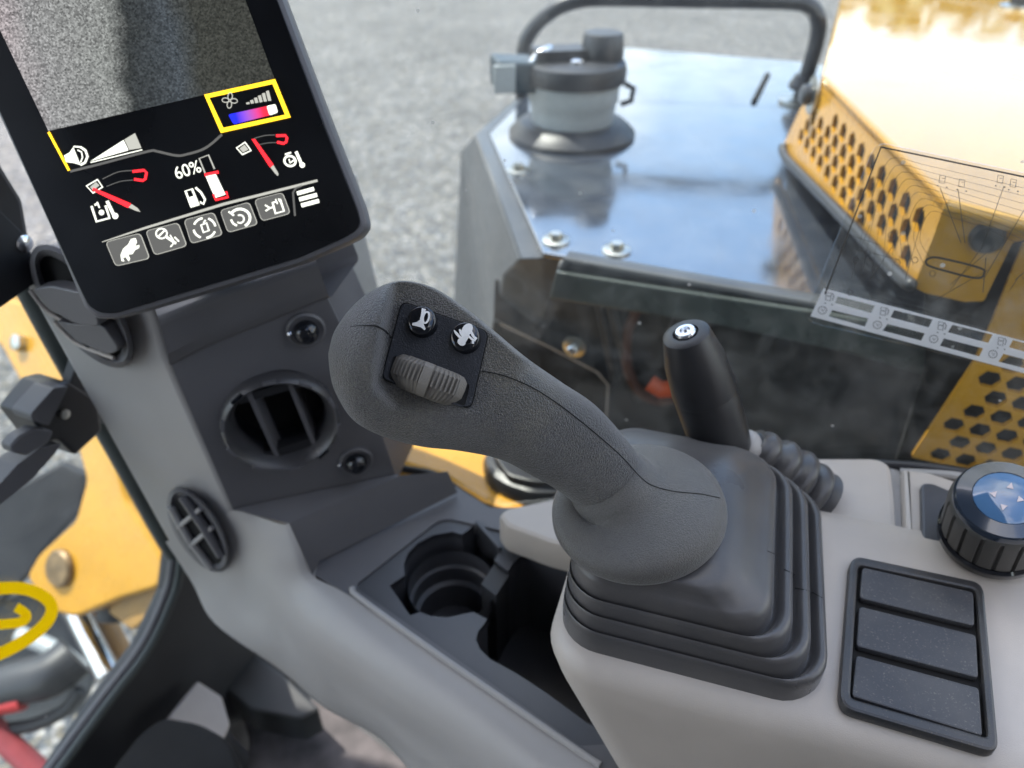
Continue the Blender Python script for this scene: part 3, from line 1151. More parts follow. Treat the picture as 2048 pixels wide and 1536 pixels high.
bvf = BVHTree.FromPolygons(*(lambda me: ([v.co + LOC[flange] for v in me.vertices], [tuple(p_.vertices) for p_ in me.polygons]))(flange.data))


def project2(pts):
    out = []
    for x, y in pts:
        d = ray(x, y).normalized()
        hs = [h for h in (bv.ray_cast(CAM, d), bvf.ray_cast(CAM, d)) if h[0] is not None]
        if hs:
            out.append(min(hs, key=lambda h: h[3])[0])
    return out


sp_ = project2([tuple(q) for q in spl([(964, 742), (1010, 752), (1070, 778), (1130, 818), (1190, 866), (1240, 910), (1284, 957), (1310, 973), (1350, 983), (1400, 988), (1440, 996)], 8)])
MB().tube(sp_, .00030, 6).build('seam', M['seam'], js)
sp_ = project2([tuple(q) for q in spl([(700, 653), (725, 651), (750, 652), (768, 660), (783, 676)], 8)])
MB().tube(sp_, [.0001 + .0005 * k / max(1, len(sp_) - 1) for k in range(len(sp_))], 6).build('seam', M['seam'], js)
for ln in ([(1535, 1102), (1549, 1108)], [(1568, 1138), (1590, 1150)], [(1590, 1176), (1618, 1182), (1645, 1196)]):
    q = project(bvb, [tuple(x) for x in spl(ln, 6)])
    if len(q) > 2:
        MB().tube(q, .00025, 6).build('mould_line', M['seam'], js)
MB().tube([D(1196, 1036, .3895), D(1210, 1044, .390)], .0016, 8).build('clip', M['lgrey'], js)

# button plate with a slot for the wheel
pq = rnd(pqa, 16, 5)
gap = rnd([(803, 601), (979, 663), (943, 820), (761, 759)], 17, 5)
plate('plate_gap', [gap], PLT, M['seam'], js, .00012, .0006)
slot = rnd([(787, 710), (940, 768), (930, 811), (921, 813), (778, 759), (777, 748)], 9, 4)
bp_ = plate('button_plate', [pq, slot], PLT, M['plate'], js, .0006, .0008, .0002)
plate('slot_floor', [slot], PLT, M['seam'], js, .00022, .0002)


def button(c, rpx):
    o = PLT.hit(*c)
    R = (PLT.hit(c[0] + rpx, c[1]) - o).length
    ax = (PLT.n + RT * -.06 + UP * .10).normalized()
    b = MB().lathe([(R * 1.06, 0), (R * 1.06, .0012), (R * 1.0, .0016), (R, .0050), (R * .97, .0057), (R * .90, .0060), (R * .75, .00636), (R * .5, .00662), (R * .25, .00676), (R * .05, .0068)], o, ax, 40).build('button', M['gloss'], js, angle=50)
    return b, Plane(o + ax * .0060, ax), R


# horn button
b, bpn, R = button((846, 646), 29)


def on(bp, R, xy, lift=.0):
    """point on the button dome from face coordinates -1..1 measured along image right and down"""
    x, y = xy
    u = (RT - bp.n * RT.dot(bp.n)).normalized()
    v = bp.n.cross(u)
    rr = min(1, math.hypot(x, y))
    return bp.o + u * (x * R) + v * (-y * R) + bp.n * (.00082 * (1 - rr * rr) + .0006)


def icon(bp, R, polys, name, parent):
    m_ = MB()
    for pl in polys:
        m_.add([on(bp, R, q) for q in pl], [tuple(range(len(pl)))])
    return m_.build(name, M['white'], parent)


def stroke2(pts, wd, closed=False):
    n_ = len(pts)
    quads = []
    A, B = [], []
    for i in range(n_):
        p0 = Vector(pts[(i - 1) % n_] if closed else pts[max(0, i - 1)])
        p1 = Vector(pts[(i + 1) % n_] if closed else pts[min(n_ - 1, i + 1)])
        t_ = (p1 - p0).normalized()
        q = Vector((-t_.y, t_.x)) * wd / 2
        A.append(tuple(Vector(pts[i]) + q))
        B.append(tuple(Vector(pts[i]) - q))
    for i in range(n_ if closed else n_ - 1):
        j = (i + 1) % n_
        quads.append([A[i], A[j], B[j], B[i]])
    return quads


horn = [[(.06, -.82), (.34, -.74), (.26, -.40), (.20, -.05), (-.06, .02), (.02, -.40)], [(.0, .0), (.17, -.06), (.20, .30), (.34, .62), (.26, .72), (-.02, .50)], [(.02, -.02), (.10, .20), (.0, .52), (-.60, .36), (-.56, .22), (-.28, .16)]]
horn += stroke2(ell((.36, -.16), .20, .40, 12, 18), .13, True)
icon(bpn, R, horn, 'horn_icon', b)
# rabbit button
b, bpn, R = button((932, 678), 29)
rab = [ell((.16, -.42), .34, .50, 28, 18), ell((-.20, .40), .30, .25, 35, 14), [(.02, -.30), (.34, -.02), (.10, .40), (-.16, .50), (-.34, .22)],
       [(-.24, .26), (-.42, .10), (-.62, -.12), (-.76, -.38), (-.70, -.44), (-.54, -.30), (-.34, -.08), (-.14, .12)], [(-.12, .14), (-.34, -.18), (-.40, -.44), (-.32, -.50), (-.18, -.34), (.02, -.02)]]
rab += stroke2([(.38, -.40), (.52, -.12), (.62, .06), (.82, .20)], .17) + stroke2([(.24, -.02), (.50, .22), (.74, .30)], .15) + stroke2([(.58, .18), (.56, .52)], .14)
icon(bpn, R, rab, 'rabbit_icon', b)

# thumb wheel: ribbed roller, its axle along the plate's short side
wc = PLT.hit(860, 763, -.0132)
wu = (PLT.hit(924, 790) - PLT.hit(787, 738)).normalized()          # direction of roll
wx = PLT.n.cross(wu).normalized()                                    # axle
RW, HW = .0222, .0080
mb = MB()
NS = 150
lps = []
for k in range(NS):
    a = math.radians(18 + 144 * k / (NS - 1))
    ph = (k / (NS - 1) - .5) * 144
    r = RW
    if 6 < abs(ph + 2) < 42:
        r += .0009 * (1 if math.sin(math.radians(ph) * 62) > 0 else -.7)
    if abs(ph + 2) < 6:
        r += .0022
    d = wu * -math.cos(a) + PLT.n * math.sin(a)
    row = []
    for s, dr in ((-.99, -.018), (-1.02, -.0075), (-.95, -.0042), (-.6, -.0014), (-.34, -.0002), (-.28, 0), (.2, .0002), (.66, 0), (.74, -.0003), (.93, -.0016), (1, -.0042), (.99, -.016)):
        rr = min(r, RW + .0022 if abs(ph + 2) < 6 else RW) if s < -.3 or s > .7 else r
        row.append(wc + wx * (HW * s) + d * (rr + dr))
    lps.append(row)
mb.loft(lps, False)
mb.build('thumb_wheel', M['wheel'], js, angle=55)

# ------------------------------------------------------------------ second control lever behind the joystick
lv = thing('control_lever', Z(1600, 975, -.345), 'slim black control lever with a silver screw on top, behind the joystick', 'lever')
pt, pb = D(1372, 668, .432), D(1446, 900, .487)
ax = (pt - pb).normalized()
Lh = (pt - pb).length
rt_, rb_ = 47 * .432 / F, 60 * .48 / F
MB().lathe([(rb_ * .80, 0), (rb_ * .97, .004), (rb_, .014), (rb_ * 1.01, Lh * .50), (rb_ * .985, Lh * .535)], pb, ax, 40).build('handle', M['black'], lv)
MB().lathe([(rb_ * .95, Lh * .535), (rb_ * 1.01, Lh * .54), (rb_ * 1.02, Lh * .56), (rb_ * .93, Lh * .80), (rt_ * 1.06, Lh * .97), (rt_ * 1.0, Lh * 1.0), (rt_ * .86, Lh * 1.012), (rt_ * .56, Lh * 1.012), (rt_ * .54, Lh * .985)], pb, ax, 40).build('handle_cap', M['black'], lv)
so = pt + ax * .0002
sc_ = MB().lathe([(rt_ * .46, -.001), (rt_ * .46, .0016), (rt_ * .40, .0028), (rt_ * .24, .0030), (rt_ * .22, .0006)], so, ax, 24).build('screw', M['chrome'], lv)
ball = D(1492, 894, .488)
b = MB()
b.lathe([(.0118 * math.sin(math.pi * k / 10), -.0118 * math.cos(math.pi * k / 10)) for k in range(11)], ball, (ax + RT * -.5).normalized(), 24, False, False)
b.build('ball_joint', M['mgrey'], lv)
MB().lathe([(.0085, 0), (.0085, .02)], D(1460, 893, .486), (D(1500, 890, .488) - D(1460, 893, .486)), 16).build('shaft', M['black'], lv)
pa, pe = D(1502, 888, .490), D(1614, 992, .500)
dv = (pe - pa)
bx = dv.normalized()
Lb = dv.length
prof = [(.012, 0)]
for k, R_ in enumerate((.0160, .0205, .0235, .0240)):
    h0 = Lb * (.06 + .25 * k)
    prof += [(R_ * .72, h0), (R_ * .93, h0 + Lb * .035), (R_, h0 + Lb * .09), (R_ * .98, h0 + Lb * .15), (R_ * .80, h0 + Lb * .215)]
prof += [(.0240, Lb * 1.1)]
MB().lathe(prof, pa, bx, 36).build('bellows', M['boot'], lv, angle=70)

# ------------------------------------------------------------------ switch panel
SW = Hz(-.3405)
spn = thing('switch_panel', SW.hit(1830, 1310), 'black switch panel of three blank covers on the light grey armrest', 'switch panel')
so_ = rnd([(1700, 1112), (1966, 1168), (1998, 1512), (1676, 1416)], [26, 26, 34, 34], 6)
si_ = rnd([(1716, 1132), (1950, 1182), (1974, 1478), (1700, 1398)], [10, 10, 10, 10], 4)
plate('panel_frame', [so_, si_], SW, M['frame'], spn, .0016, .0070, .0016)
plate('panel_bed', [si_], SW, M['seam'], spn, -.0030, .003)
cov = ([(1724, 1136), (1946, 1186), (1948, 1254), (1718, 1198)], [(1718, 1214), (1951, 1272), (1956, 1358), (1712, 1294)], [(1712, 1312), (1957, 1378), (1964, 1474), (1703, 1394)])
for q, la in zip(cov, ('blank cover nearest the rotary dial', 'middle blank cover', 'blank cover nearest the seat')):
    o = plate('blank_cover', [rnd(q, 8, 4)], SW, M['cover'], spn, .0010, .004, .0008)

# ------------------------------------------------------------------ rotary dial
DB = Hz(-.3485)
dl = thing('rotary_dial', DB.hit(1990, 1080), 'round ribbed rotary dial with a blue domed top and four small arrows', 'dial')
plate('dial_base', [rnd([(1840, 972), (1862, 972), (1905, 990), (2140, 1060), (2140, 1230), (1900, 1142), (1848, 1118), (1842, 1090)], 8)], DB, M['tray'], dl, .003, .006, .0015)
ko, kt = D(1982, 1072, .443), D(2012, 998, .410)
kax = (kt - ko).normalized()
KH = (kt - ko).length
KR = 98 * .415 / F * .97
MB().lathe([(KR * 1.02, 0), (KR * 1.08, KH * .05), (KR * 1.08, KH * .16), (KR * 1.02, KH * .20)], ko, kax, 48).build('dial_foot', M['gloss'], dl)
ka = kax.orthogonal().normalized()
kb = kax.cross(ka)
lps = []
NR = 18 * 12
for r_, h in ((KR * .98, KH * .20), (KR * 1.03, KH * .24), (KR * 1.02, KH * .80), (KR * .99, KH * .88), (KR * .93, KH * .92)):
    L = []
    for k in range(NR):
        a = 2 * math.pi * k / NR
        g_ = 1.0 if (k % 12) > 1 else .92
        if h > KH * .86 or h < KH * .22:
            g_ = 1.0
        L.append(ko + kax * h + (ka * math.cos(a) + kb * math.sin(a)) * r_ * g_)
    lps.append(L)
MB().loft(lps, True, True, True).build('dial_grip', M['knob'], dl, angle=30)
MB().lathe([(KR * .955, KH * .88), (KR * .95, KH * .97), (KR * .90, KH * 1.01), (KR * .62, KH * 1.035), (KR * .60, KH * 1.02)], ko, kax, 48).build('dial_ring', M['ring2'], dl)
MB().lathe([(KR * .61, KH * 1.0), (KR * .60, KH * 1.03), (KR * .45, KH * 1.06), (KR * .25, KH * 1.078), (KR * .05, KH * 1.083)], ko, kax, 40).build('dial_cap', M['blue'], dl)
dp_ = Plane(ko + kax * (KH * 1.083), kax)
pc = pix(ko + kax * KH * 1.06)
for k in range(4):
    a = math.radians(15 + 90 * k)
    cx_, cy_ = pc[0] + 26 * math.cos(a), pc[1] + 20 * math.sin(a)
    tri = [(cx_ + 10 * math.cos(a), cy_ + 9 * math.sin(a)), (cx_ + 8 * math.cos(a + 2.0), cy_ + 7 * math.sin(a + 2.0)), (cx_ + 8 * math.cos(a - 2.0), cy_ + 7 * math.sin(a - 2.0))]
    MB().poly(tri, dp_, .0002).build('arrow_mark', M['mark'], dl)

# ------------------------------------------------------------------ monitor
gx, gy = -.324 * 2.64e-4, -.946 * 2.64e-4


def md(x, y):
    return 1 / (2.36 + (x - 460) * gx + (y - 545) * gy)


SCR = P3((190, 635, md(190, 635)), (730, 455, md(730, 455)), (275, 97, md(275, 97)))
mon = thing('display_monitor', SCR.hit(460, 545, -.02), 'black tablet-like display monitor showing a rear camera picture and gauges', 'monitor')
out_ = [(100, 460), (152, 585), (166, 618), (190, 638), (226, 639), (300, 618), (460, 570), (600, 527), (690, 489), (720, 474), (735, 452), (727, 416), (660, 245), (545, -60), (460, -280), (-260, -190), (-120, -20)]
OUT = rnd(out_, [0, 10, 8, 10, 10, 0, 0, 0, 10, 10, 10, 12, 0, 0, 40, 40, 0], 4)
plate('housing', [OUT], SCR, M['dgrey'], mon, .0, .022, .0030)
ins_ = [(112, 470), (165, 585), (180, 612), (202, 626), (230, 627), (300, 606), (460, 558), (600, 515), (684, 478), (712, 462), (722, 446), (715, 418), (648, 248), (533, -60), (455, -260), (-250, -175), (-108, -20)]
plate('screen_glass', [rnd(ins_, [0, 10, 8, 10, 10, 0, 0, 0, 10, 10, 10, 12, 0, 0, 40, 40, 0], 4)], SCR, M['s_black'], mon, .0012, .003, .0004)
LF = .0016
MB().tube([SCR.hit(400, 440, -.022), SCR.hit(410, 490, -.045), RFp.hit(450, 545, -.03), RFp.hit(455, 600, -.03)], .020, 16).build('mount_arm', M['dgrey'], mon)
# camera picture
cm, n, l, p = nodes('camera_picture')
p.inputs['Base Color'].default_value = (.01, .01, .01, 1)
p.inputs['Roughness'].default_value = .25
g = n.new('ShaderNodeNewGeometry')
vv = n.new('ShaderNodeTexVoronoi')
vv.inputs['Scale'].default_value = 1100
n1 = n.new('ShaderNodeTexNoise')
n1.inputs['Scale'].default_value = 900
n1.inputs['Detail'].default_value = 3
for q in (vv, n1):
    l.new(g.outputs['Position'], q.inputs['Vector'])
cA, cB = SCR.hit(0, 100), SCR.hit(470, 60)
sepn = n.new('ShaderNodeVectorMath')
sepn.operation = 'DOT_PRODUCT'
uu_ = (cB - cA)
sub = n.new('ShaderNodeVectorMath')
sub.operation = 'SUBTRACT'
sub.inputs[1].default_value = cA
l.new(g.outputs['Position'], sub.inputs[0])
l.new(sub.outputs['Vector'], sepn.inputs[0])
sepn.inputs[1].default_value = uu_ / uu_.length_squared
wob = n.new('ShaderNodeTexNoise')
wob.inputs['Scale'].default_value = 28
wob.inputs['Detail'].default_value = 4
l.new(g.outputs['Position'], wob.inputs['Vector'])
ad = n.new('ShaderNodeMath')
ad.operation = 'MULTIPLY_ADD'
ad.inputs[1].default_value = .28
l.new(wob.outputs['Fac'], ad.inputs[0])
l.new(sepn.outputs['Value'], ad.inputs[2])
cr2 = n.new('ShaderNodeValToRGB')
E = cr2.color_ramp.elements
E[0].position, E[0].color = .10, (.36, .31, .32, 1)
E[1].position, E[1].color = 1.0, (.040, .042, .036, 1)
for pos, c in ((.30, (.25, .25, .25, 1)), (.60, (.22, .23, .22, 1)), (.68, (.030, .034, .034, 1)), (.86, (.055, .066, .076, 1))):
    e = E.new(pos)
    e.color = c
l.new(ad.outputs[0], cr2.inputs['Fac'])
sc2 = n.new('ShaderNodeSeparateColor')
l.new(vv.outputs['Color'], sc2.inputs[0])
mr = n.new('ShaderNodeMapRange')
mr.inputs[3].default_value = .5
mr.inputs[4].default_value = 1.55
l.new(sc2.outputs[0], mr.inputs[0])
mr2 = n.new('ShaderNodeMapRange')
mr2.inputs[1].default_value = .3
mr2.inputs[2].default_value = .7
mr2.inputs[3].default_value = .65
mr2.inputs[4].default_value = 1.35
l.new(n1.outputs['Fac'], mr2.inputs[0])
mu = n.new('ShaderNodeMath')
mu.operation = 'MULTIPLY'
l.new(mr.outputs[0], mu.inputs[0])
l.new(mr2.outputs[0], mu.inputs[1])
mx2 = n.new('ShaderNodeMix')
mx2.data_type = 'RGBA'
mx2.blend_type = 'MULTIPLY'
mx2.inputs[0].default_value = 1
l.new(cr2.outputs['Color'], mx2.inputs[6])
l.new(mu.outputs[0], mx2.inputs[7])
l.new(mx2.outputs[2], p.inputs['Emission Color'])
p.inputs['Emission Strength'].default_value = .33
MB().poly([(97, 262), (549, 157), (450, -110), (-80, -110), (0, 60)], SCR, LF).build('camera_picture', cm, mon, smooth=False)


def sic(name, mkey, parent=mon):
    return MB(), name, mkey, parent


def scr(name, mkey, parent, strokes=(), polys=(), discs=(), lift=LF + .0003):
    b = MB()
    for a in strokes:
        b.stroke([tuple(q) for q in a[0]], a[1], SCR, lift, a[2] if len(a) > 2 else False)
    for q in polys:
        b.poly(q, SCR, lift)
    for q in discs:
        b.disc(q[0], q[1], SCR, lift)
    return b.build(name, M[mkey], parent, smooth=False)


# climate box
box = plate('climate_box', [[(411, 191), (552, 160), (583, 236), (444, 267)], [(421, 197), (547, 169.5), (572, 231), (449, 257)]], SCR, M['s_yel'], mon, LF + .0005, .0002)
scr('box_face', 's_black', box, polys=[[(416, 194), (550, 165), (577, 233), (447, 262)]], lift=LF + .0003)
fan = []
for a in (20, 110, 200, 290):
    r = math.radians(a - 15)
    fan.append((ell((459.5 + 8.5 * math.cos(r), 201 + 8.5 * math.sin(r)), 7, 4.6, a - 15, 10), 1.9, True))
scr('fan_icon', 's_grey', box, strokes=fan, lift=LF + .0006)
bars = []
for k in range(6):
    a, b_ = k / 6 + .02, (k + 1) / 6 - .025
    lo_ = lambda t: (492 + 52 * t, 209 - 8 * t)
    h_ = lambda t: Vector((-5.2, -21)) * (t * .95 + .05)
    q0, q1 = Vector(lo_(a)), Vector(lo_(b_))
    bars.append([tuple(q0), tuple(q1), tuple(q1 + h_(b_)), tuple(q0 + h_(b_ * .95))])
scr('level_bars', 's_grey', box, polys=bars, lift=LF + .0006)
gm2, n, l, p = nodes('temperature_gradient')
p.inputs['Base Color'].default_value = (.01, .01, .01, 1)
g = n.new('ShaderNodeNewGeometry')
ga, gb = SCR.hit(461, 239), SCR.hit(536, 221)
sb = n.new('ShaderNodeVectorMath')
sb.operation = 'SUBTRACT'
sb.inputs[1].default_value = ga
dt = n.new('ShaderNodeVectorMath')
dt.operation = 'DOT_PRODUCT'
dt.inputs[1].default_value = (gb - ga) / (gb - ga).length_squared
l.new(g.outputs['Position'], sb.inputs[0])
l.new(sb.outputs['Vector'], dt.inputs[0])
rp = n.new('ShaderNodeValToRGB')
rp.color_ramp.elements[0].position, rp.color_ramp.elements[0].color = .18, (.01, .02, .85, 1)
rp.color_ramp.elements[1].position, rp.color_ramp.elements[1].color = .9, (.85, .02, .05, 1)
e = rp.color_ramp.elements.new(.5)
e.color = (.30, .08, .50, 1)
l.new(dt.outputs['Value'], rp.inputs['Fac'])
l.new(rp.outputs['Color'], p.inputs['Emission Color'])
p.inputs['Emission Strength'].default_value = .42
MB().poly(rnd([(456, 229), (534, 212), (540, 230.5), (467, 249)], [5, 0, 0, 5]), SCR, LF + .0006).build('temperature_bar', gm2, box, smooth=False)
scr('temperature_mark', 's_white', box, polys=[rnd([(533, 212), (551, 208), (556, 225), (539, 231)], 4)], lift=LF + .0008)
# volume
vol = scr('volume_icon', 's_white', mon, polys=[[(128, 311), (139, 305), (146.5, 294), (161, 330), (147, 326), (132, 324)], [(180.5, 322.5), (247, 280), (257, 300.5)]],
          strokes=[([(161, 294), (171, 301), (175, 313), (170, 325), (161, 330)], 4.5), ([(147, 293), (161, 294)], 3), ([(155, 300), (163, 304), (165, 315), (161, 325)], 2.5), ([(181, 325), (284.5, 299.5)], 2)])
scr('volume_rest', 's_grey', vol, polys=[[(248.5, 279), (270, 266), (283, 296), (258.5, 300)]])
scr('side_line', 's_yel', mon, strokes=[([(97, 264), (138, 341)], 5)])
scr('divider_line', 's_dgrey', mon, strokes=[(spl([(140, 343), (200, 328), (295, 303), (315, 303), (352, 311), (374, 308.5), (411, 296), (444, 269)], 5), 5)])
scr('divider_line', 's_grey', mon, strokes=[([(204, 484), (290, 456), (448, 408), (635, 361)], [1.5, 4.5, 5.5, 5])])
scr('divider_line', 's_dgrey', mon, strokes=[([(604, 371), (592, 376), (586, 385), (590, 432)], 4)])
# gauges
ga_ = scr('gauge', 's_dgrey', mon, strokes=[(spl([(205, 358), (236, 344), (264, 341)], 6), 1.8), (spl([(213, 373), (240, 363), (266, 360)], 6), 1.6)])
scr('gauge_end', 's_red', ga_, strokes=[([(265, 343), (288, 340.5), (293, 345), (290.5, 358), (286, 361), (268, 358.5)], 5.5)])
scr('gauge_start', 's_white', ga_, strokes=[([(173, 372), (195, 359), (205, 374), (186, 386)], 3.0, True)])
scr('gauge_start', 's_grey', ga_, polys=[[(180, 374), (192, 364), (199, 371), (186, 381)]])
scr('needle', 's_red', ga_, polys=[[(186, 375), (190, 376.5), (262, 407), (256, 416), (185, 381)]], lift=LF + .0006)
scr('needle_tip', 's_grey', ga_, polys=[[(257, 415), (263, 408), (275, 416), (281, 424), (270, 421)]], lift=LF + .0006)
ic = scr('oil_temperature_icon', 's_white', ga_, strokes=[([(183, 412), (193, 443), (219, 436), (211, 411)], 4.5), ([(189, 410), (197, 407)], 4), ([(194, 404), (199, 416)], 3), ([(214, 402), (228, 431)], 6.5)], discs=[((203, 425), 5.5), ((230.5, 432), 6)])
gb_ = scr('gauge', 's_dgrey', mon, strokes=[(spl([(508, 277), (530, 271), (550, 270)], 6), 1.8), (spl([(516, 290), (534, 286), (552, 285)], 6), 1.6)])
scr('gauge_end', 's_red', gb_, strokes=[([(552, 271.5), (571, 271), (574, 276), (572, 284), (567, 287), (554, 284)], 5.5)])
scr('gauge_start', 's_white', gb_, strokes=[([(473, 296), (490, 284.5), (502, 301), (485, 309)], 3.0, True)])
scr('gauge_start', 's_grey', gb_, polys=[[(479, 297), (489, 289), (497, 299), (486, 305)]])
scr('needle', 's_red', gb_, polys=[[(503, 278), (510, 278), (547, 329), (540, 335)]], lift=LF + .0006)
scr('needle_tip', 's_grey', gb_, polys=[[(541, 335), (547, 330), (557, 347), (556, 352), (550, 347)]], lift=LF + .0006)
scr('engine_temperature_icon', 's_white', gb_, strokes=[(ell((580, 322), 11.5, 10, 20, 16), 4.2, True), ([(570, 309), (582, 305)], 3.5), ([(578, 318), (580, 326), (588, 320)], 3), ([(592, 303), (603, 328)], 6)], discs=[((604.5, 330), 5.5)])
# fuel
fg = text('fuel_reading', '60%', SCR, M['s_white'], mon, (353, 359), (404, 343), .0095, LF + .0003)
ft = scr('fuel_gauge', 's_grey', mon, strokes=[([(410, 346), (398.5, 317), (417, 310), (429, 338)], 3.0)])
scr('fuel_level', 's_white', ft, polys=[[(411, 352), (431, 347), (451, 389), (430, 396)]])
scr('fuel_outline', 's_red', ft, strokes=[([(409, 350), (437, 344)], 6), ([(427, 388), (431, 400), (456, 394), (452, 383)], 4.5)], lift=LF + .0006)
scr('fuel_pump_icon', 's_white', ft, strokes=[([(371, 382), (384, 378), (397, 410), (383, 414)], 4.5, True), ([(377, 397), (390, 393)], 4), ([(391, 375), (402, 385), (410, 399), (407, 408), (400, 404)], 4.2)], polys=[[(380, 398), (390, 395), (396, 409), (385, 412)]])
# soft keys
keys = [[(213.5, 484), (283.5, 466), (303, 517), (234, 533)], [(293.4, 462), (359, 445), (377, 492), (311.5, 511)], [(369.5, 440), (430, 424.5), (448, 470), (384.5, 488)],
        [(441.7, 421), (500.5, 404), (518, 449), (457.5, 466)], [(510, 400), (567, 385), (583, 427.5), (525, 443)]]
icons = [
    dict(polys=[[(243, 522), (241, 510), (246, 498), (256, 489), (262, 478), (271, 476), (274, 484), (270, 492), (279, 490), (278, 496), (270, 500), (265, 508), (256, 509), (260, 517), (258, 523), (251, 514), (246, 516), (249, 523)]]),
    dict(strokes=[(ell((323, 467), 11, 10, 0, 16), 3, True), ([(317, 473), (329, 461)], 3), ([(333, 474), (352, 487)], 5), ([(340, 470), (349, 484), (341, 494)], 2.5), ([(349, 474), (358, 483)], 3)]),
    dict(strokes=[(ell((409, 456), 22, 20, 0, 8, 20, 80), 4), (ell((409, 456), 22, 20, 0, 8, 110, 170), 4), (ell((409, 456), 22, 20, 0, 8, 200, 260), 4), (ell((409, 456), 22, 20, 0, 8, 290, 350), 4), ([(402, 450), (413, 446), (418, 461), (407, 465)], 3.5, True), ([(407, 446), (411, 440)], 3)]),
    dict(strokes=[(ell((480, 436), 20, 18, 0, 20, -150, 60), 5), (ell((480, 436), 18, 16, 0, 10, 110, 170), 4), (ell((480, 438), 8, 8, 0, 12, -120, 130), 3), ([(457, 423), (468, 431)], 3.5)]),
    dict(strokes=[([(545, 404), (551, 427), (568, 422), (560, 398)], 4), ([(546, 405), (553, 403)], 3), ([(551, 398), (555, 408)], 2.5), ([(557, 397), (560, 404)], 2.5), ([(530, 410), (540, 416)], 3), ([(531, 422), (540, 416), (548, 414)], 3)]),
]
for q, ik, la in zip(keys, icons, ('soft key with an animal sign', 'soft key with a ring and tool sign', 'soft key with a circle of arrows', 'soft key with a dial sign', 'soft key with a container sign')):
    k = plate('softkey', [rnd(q, 9)], SCR, M['s_grey'], mon, LF + .0002, .0002)
    k['label'] = la
    cq = sum((Vector(x) for x in q), Vector((0, 0))) / 4
    plate('key_face', [rnd([tuple(cq + (Vector(x) - cq) * .955) for x in q], 8)], SCR, M['s_dgrey'], k, LF + .0004, .0002)
    scr('key_icon', 's_white', k, lift=LF + .0007, **ik)
scr('menu_icon', 's_white', mon, strokes=[([(594, 387), (628, 377.5)], 8), ([(598.5, 399), (634, 389.5)], 8), ([(602.5, 411), (638, 401.5)], 8)])

# ------------------------------------------------------------------ load chart sheet on the window
CH = WIN.moved(.004)
ch = thing('load_chart', CH.hit(1850, 690), 'clear plastic load chart sheet with a white table on the right window', 'chart')
plate('sheet', [rnd([(1752, 283), (2160, 368), (2160, 772), (1606, 640)], [26, 30, 30, 30], 6)], CH, M['sheet'], ch, .0012, .0012)
k8 = lambda L: [(1540 + x / 3.073, 500 + y / 3.073) for x, y in L]
wnd = [k8(L) for L in ([(415, 278), (645, 335), (622, 383), (398, 322)], [(383, 362), (605, 415), (583, 465), (360, 402)], [(762, 362), (1000, 420), (975, 470), (740, 408)], [(722, 447), (952, 505), (928, 552), (690, 490)],
                       [(1120, 452), (1368, 512), (1340, 565), (1090, 500)], [(1068, 535), (1310, 597), (1285, 648), (1042, 583)], [(1490, 545), (1740, 606), (1712, 658), (1465, 592)], [(1432, 630), (1680, 693), (1655, 745), (1400, 680)])]
plate('white_table', [k8([(330, 230), (1800, 618), (1720, 792), (250, 400)])] + wnd, CH, M['table'], ch, .0016, .0003)


def cpr(name, strokes, lift=.0018, m_='chartline'):
    b = MB()
    for a in strokes:
        b.stroke([tuple(q) for q in a[0]], a[1], CH, lift, a[2] if len(a) > 2 else False)
    return b.build(name, M[m_], ch, smooth=False)


cpr('chart_border', [([(1650, 588), (1762, 294), (2160, 377)], 3.6)])
arcs = []
for k in range(9):
    o_ = 14 + k * 15
    arcs.append((spl([(1688 + o_ * 1.1 + k * 4, 555 - k * 4), (1726 + o_ * .85, 415 + k * 8), (1760 + o_ * .75, 320 + o_ * .78), (1785 + o_ * .9, 302 + o_ * 1.0), (1850 + o_, 318 + o_ * 1.08), (2160, 385 + o_ * 1.2)], 8), .65))
cpr('chart_curve', arcs)
ln = [([(1880, 375), (1922, 486)], 1.4), ([(1916, 378), (1930, 486)], 1.4), ([(2008, 372), (1962, 500)], 1.2), ([(2048, 420), (1966, 560)], 1.2), ([(1975, 540), (1870, 600)], 1), ([(1960, 500), (1900, 580)], 1),
      ([(1990, 490), (1900, 570)], 1), ([(1972, 515), (1966, 585)], 1.4), ([(1800, 470), (1740, 560)], .9), ([(1850, 420), (1810, 560)], .9), ([(2030, 560), (2048, 545)], 1.4), ([(2020, 580), (2040, 550), (2048, 558)], 1.2),
      ([(1700, 470), (1760, 490)], .9), ([(1740, 450), (1720, 500), (1800, 520)], .9)]
cpr('chart_line', ln)
trk = spl([(1858, 517), (1880, 516), (1960, 536), (1968, 548), (1958, 556), (1930, 552), (1864, 534), (1852, 525)], 6, True)
cpr('track_drawing', [(trk, 4.2, True)])
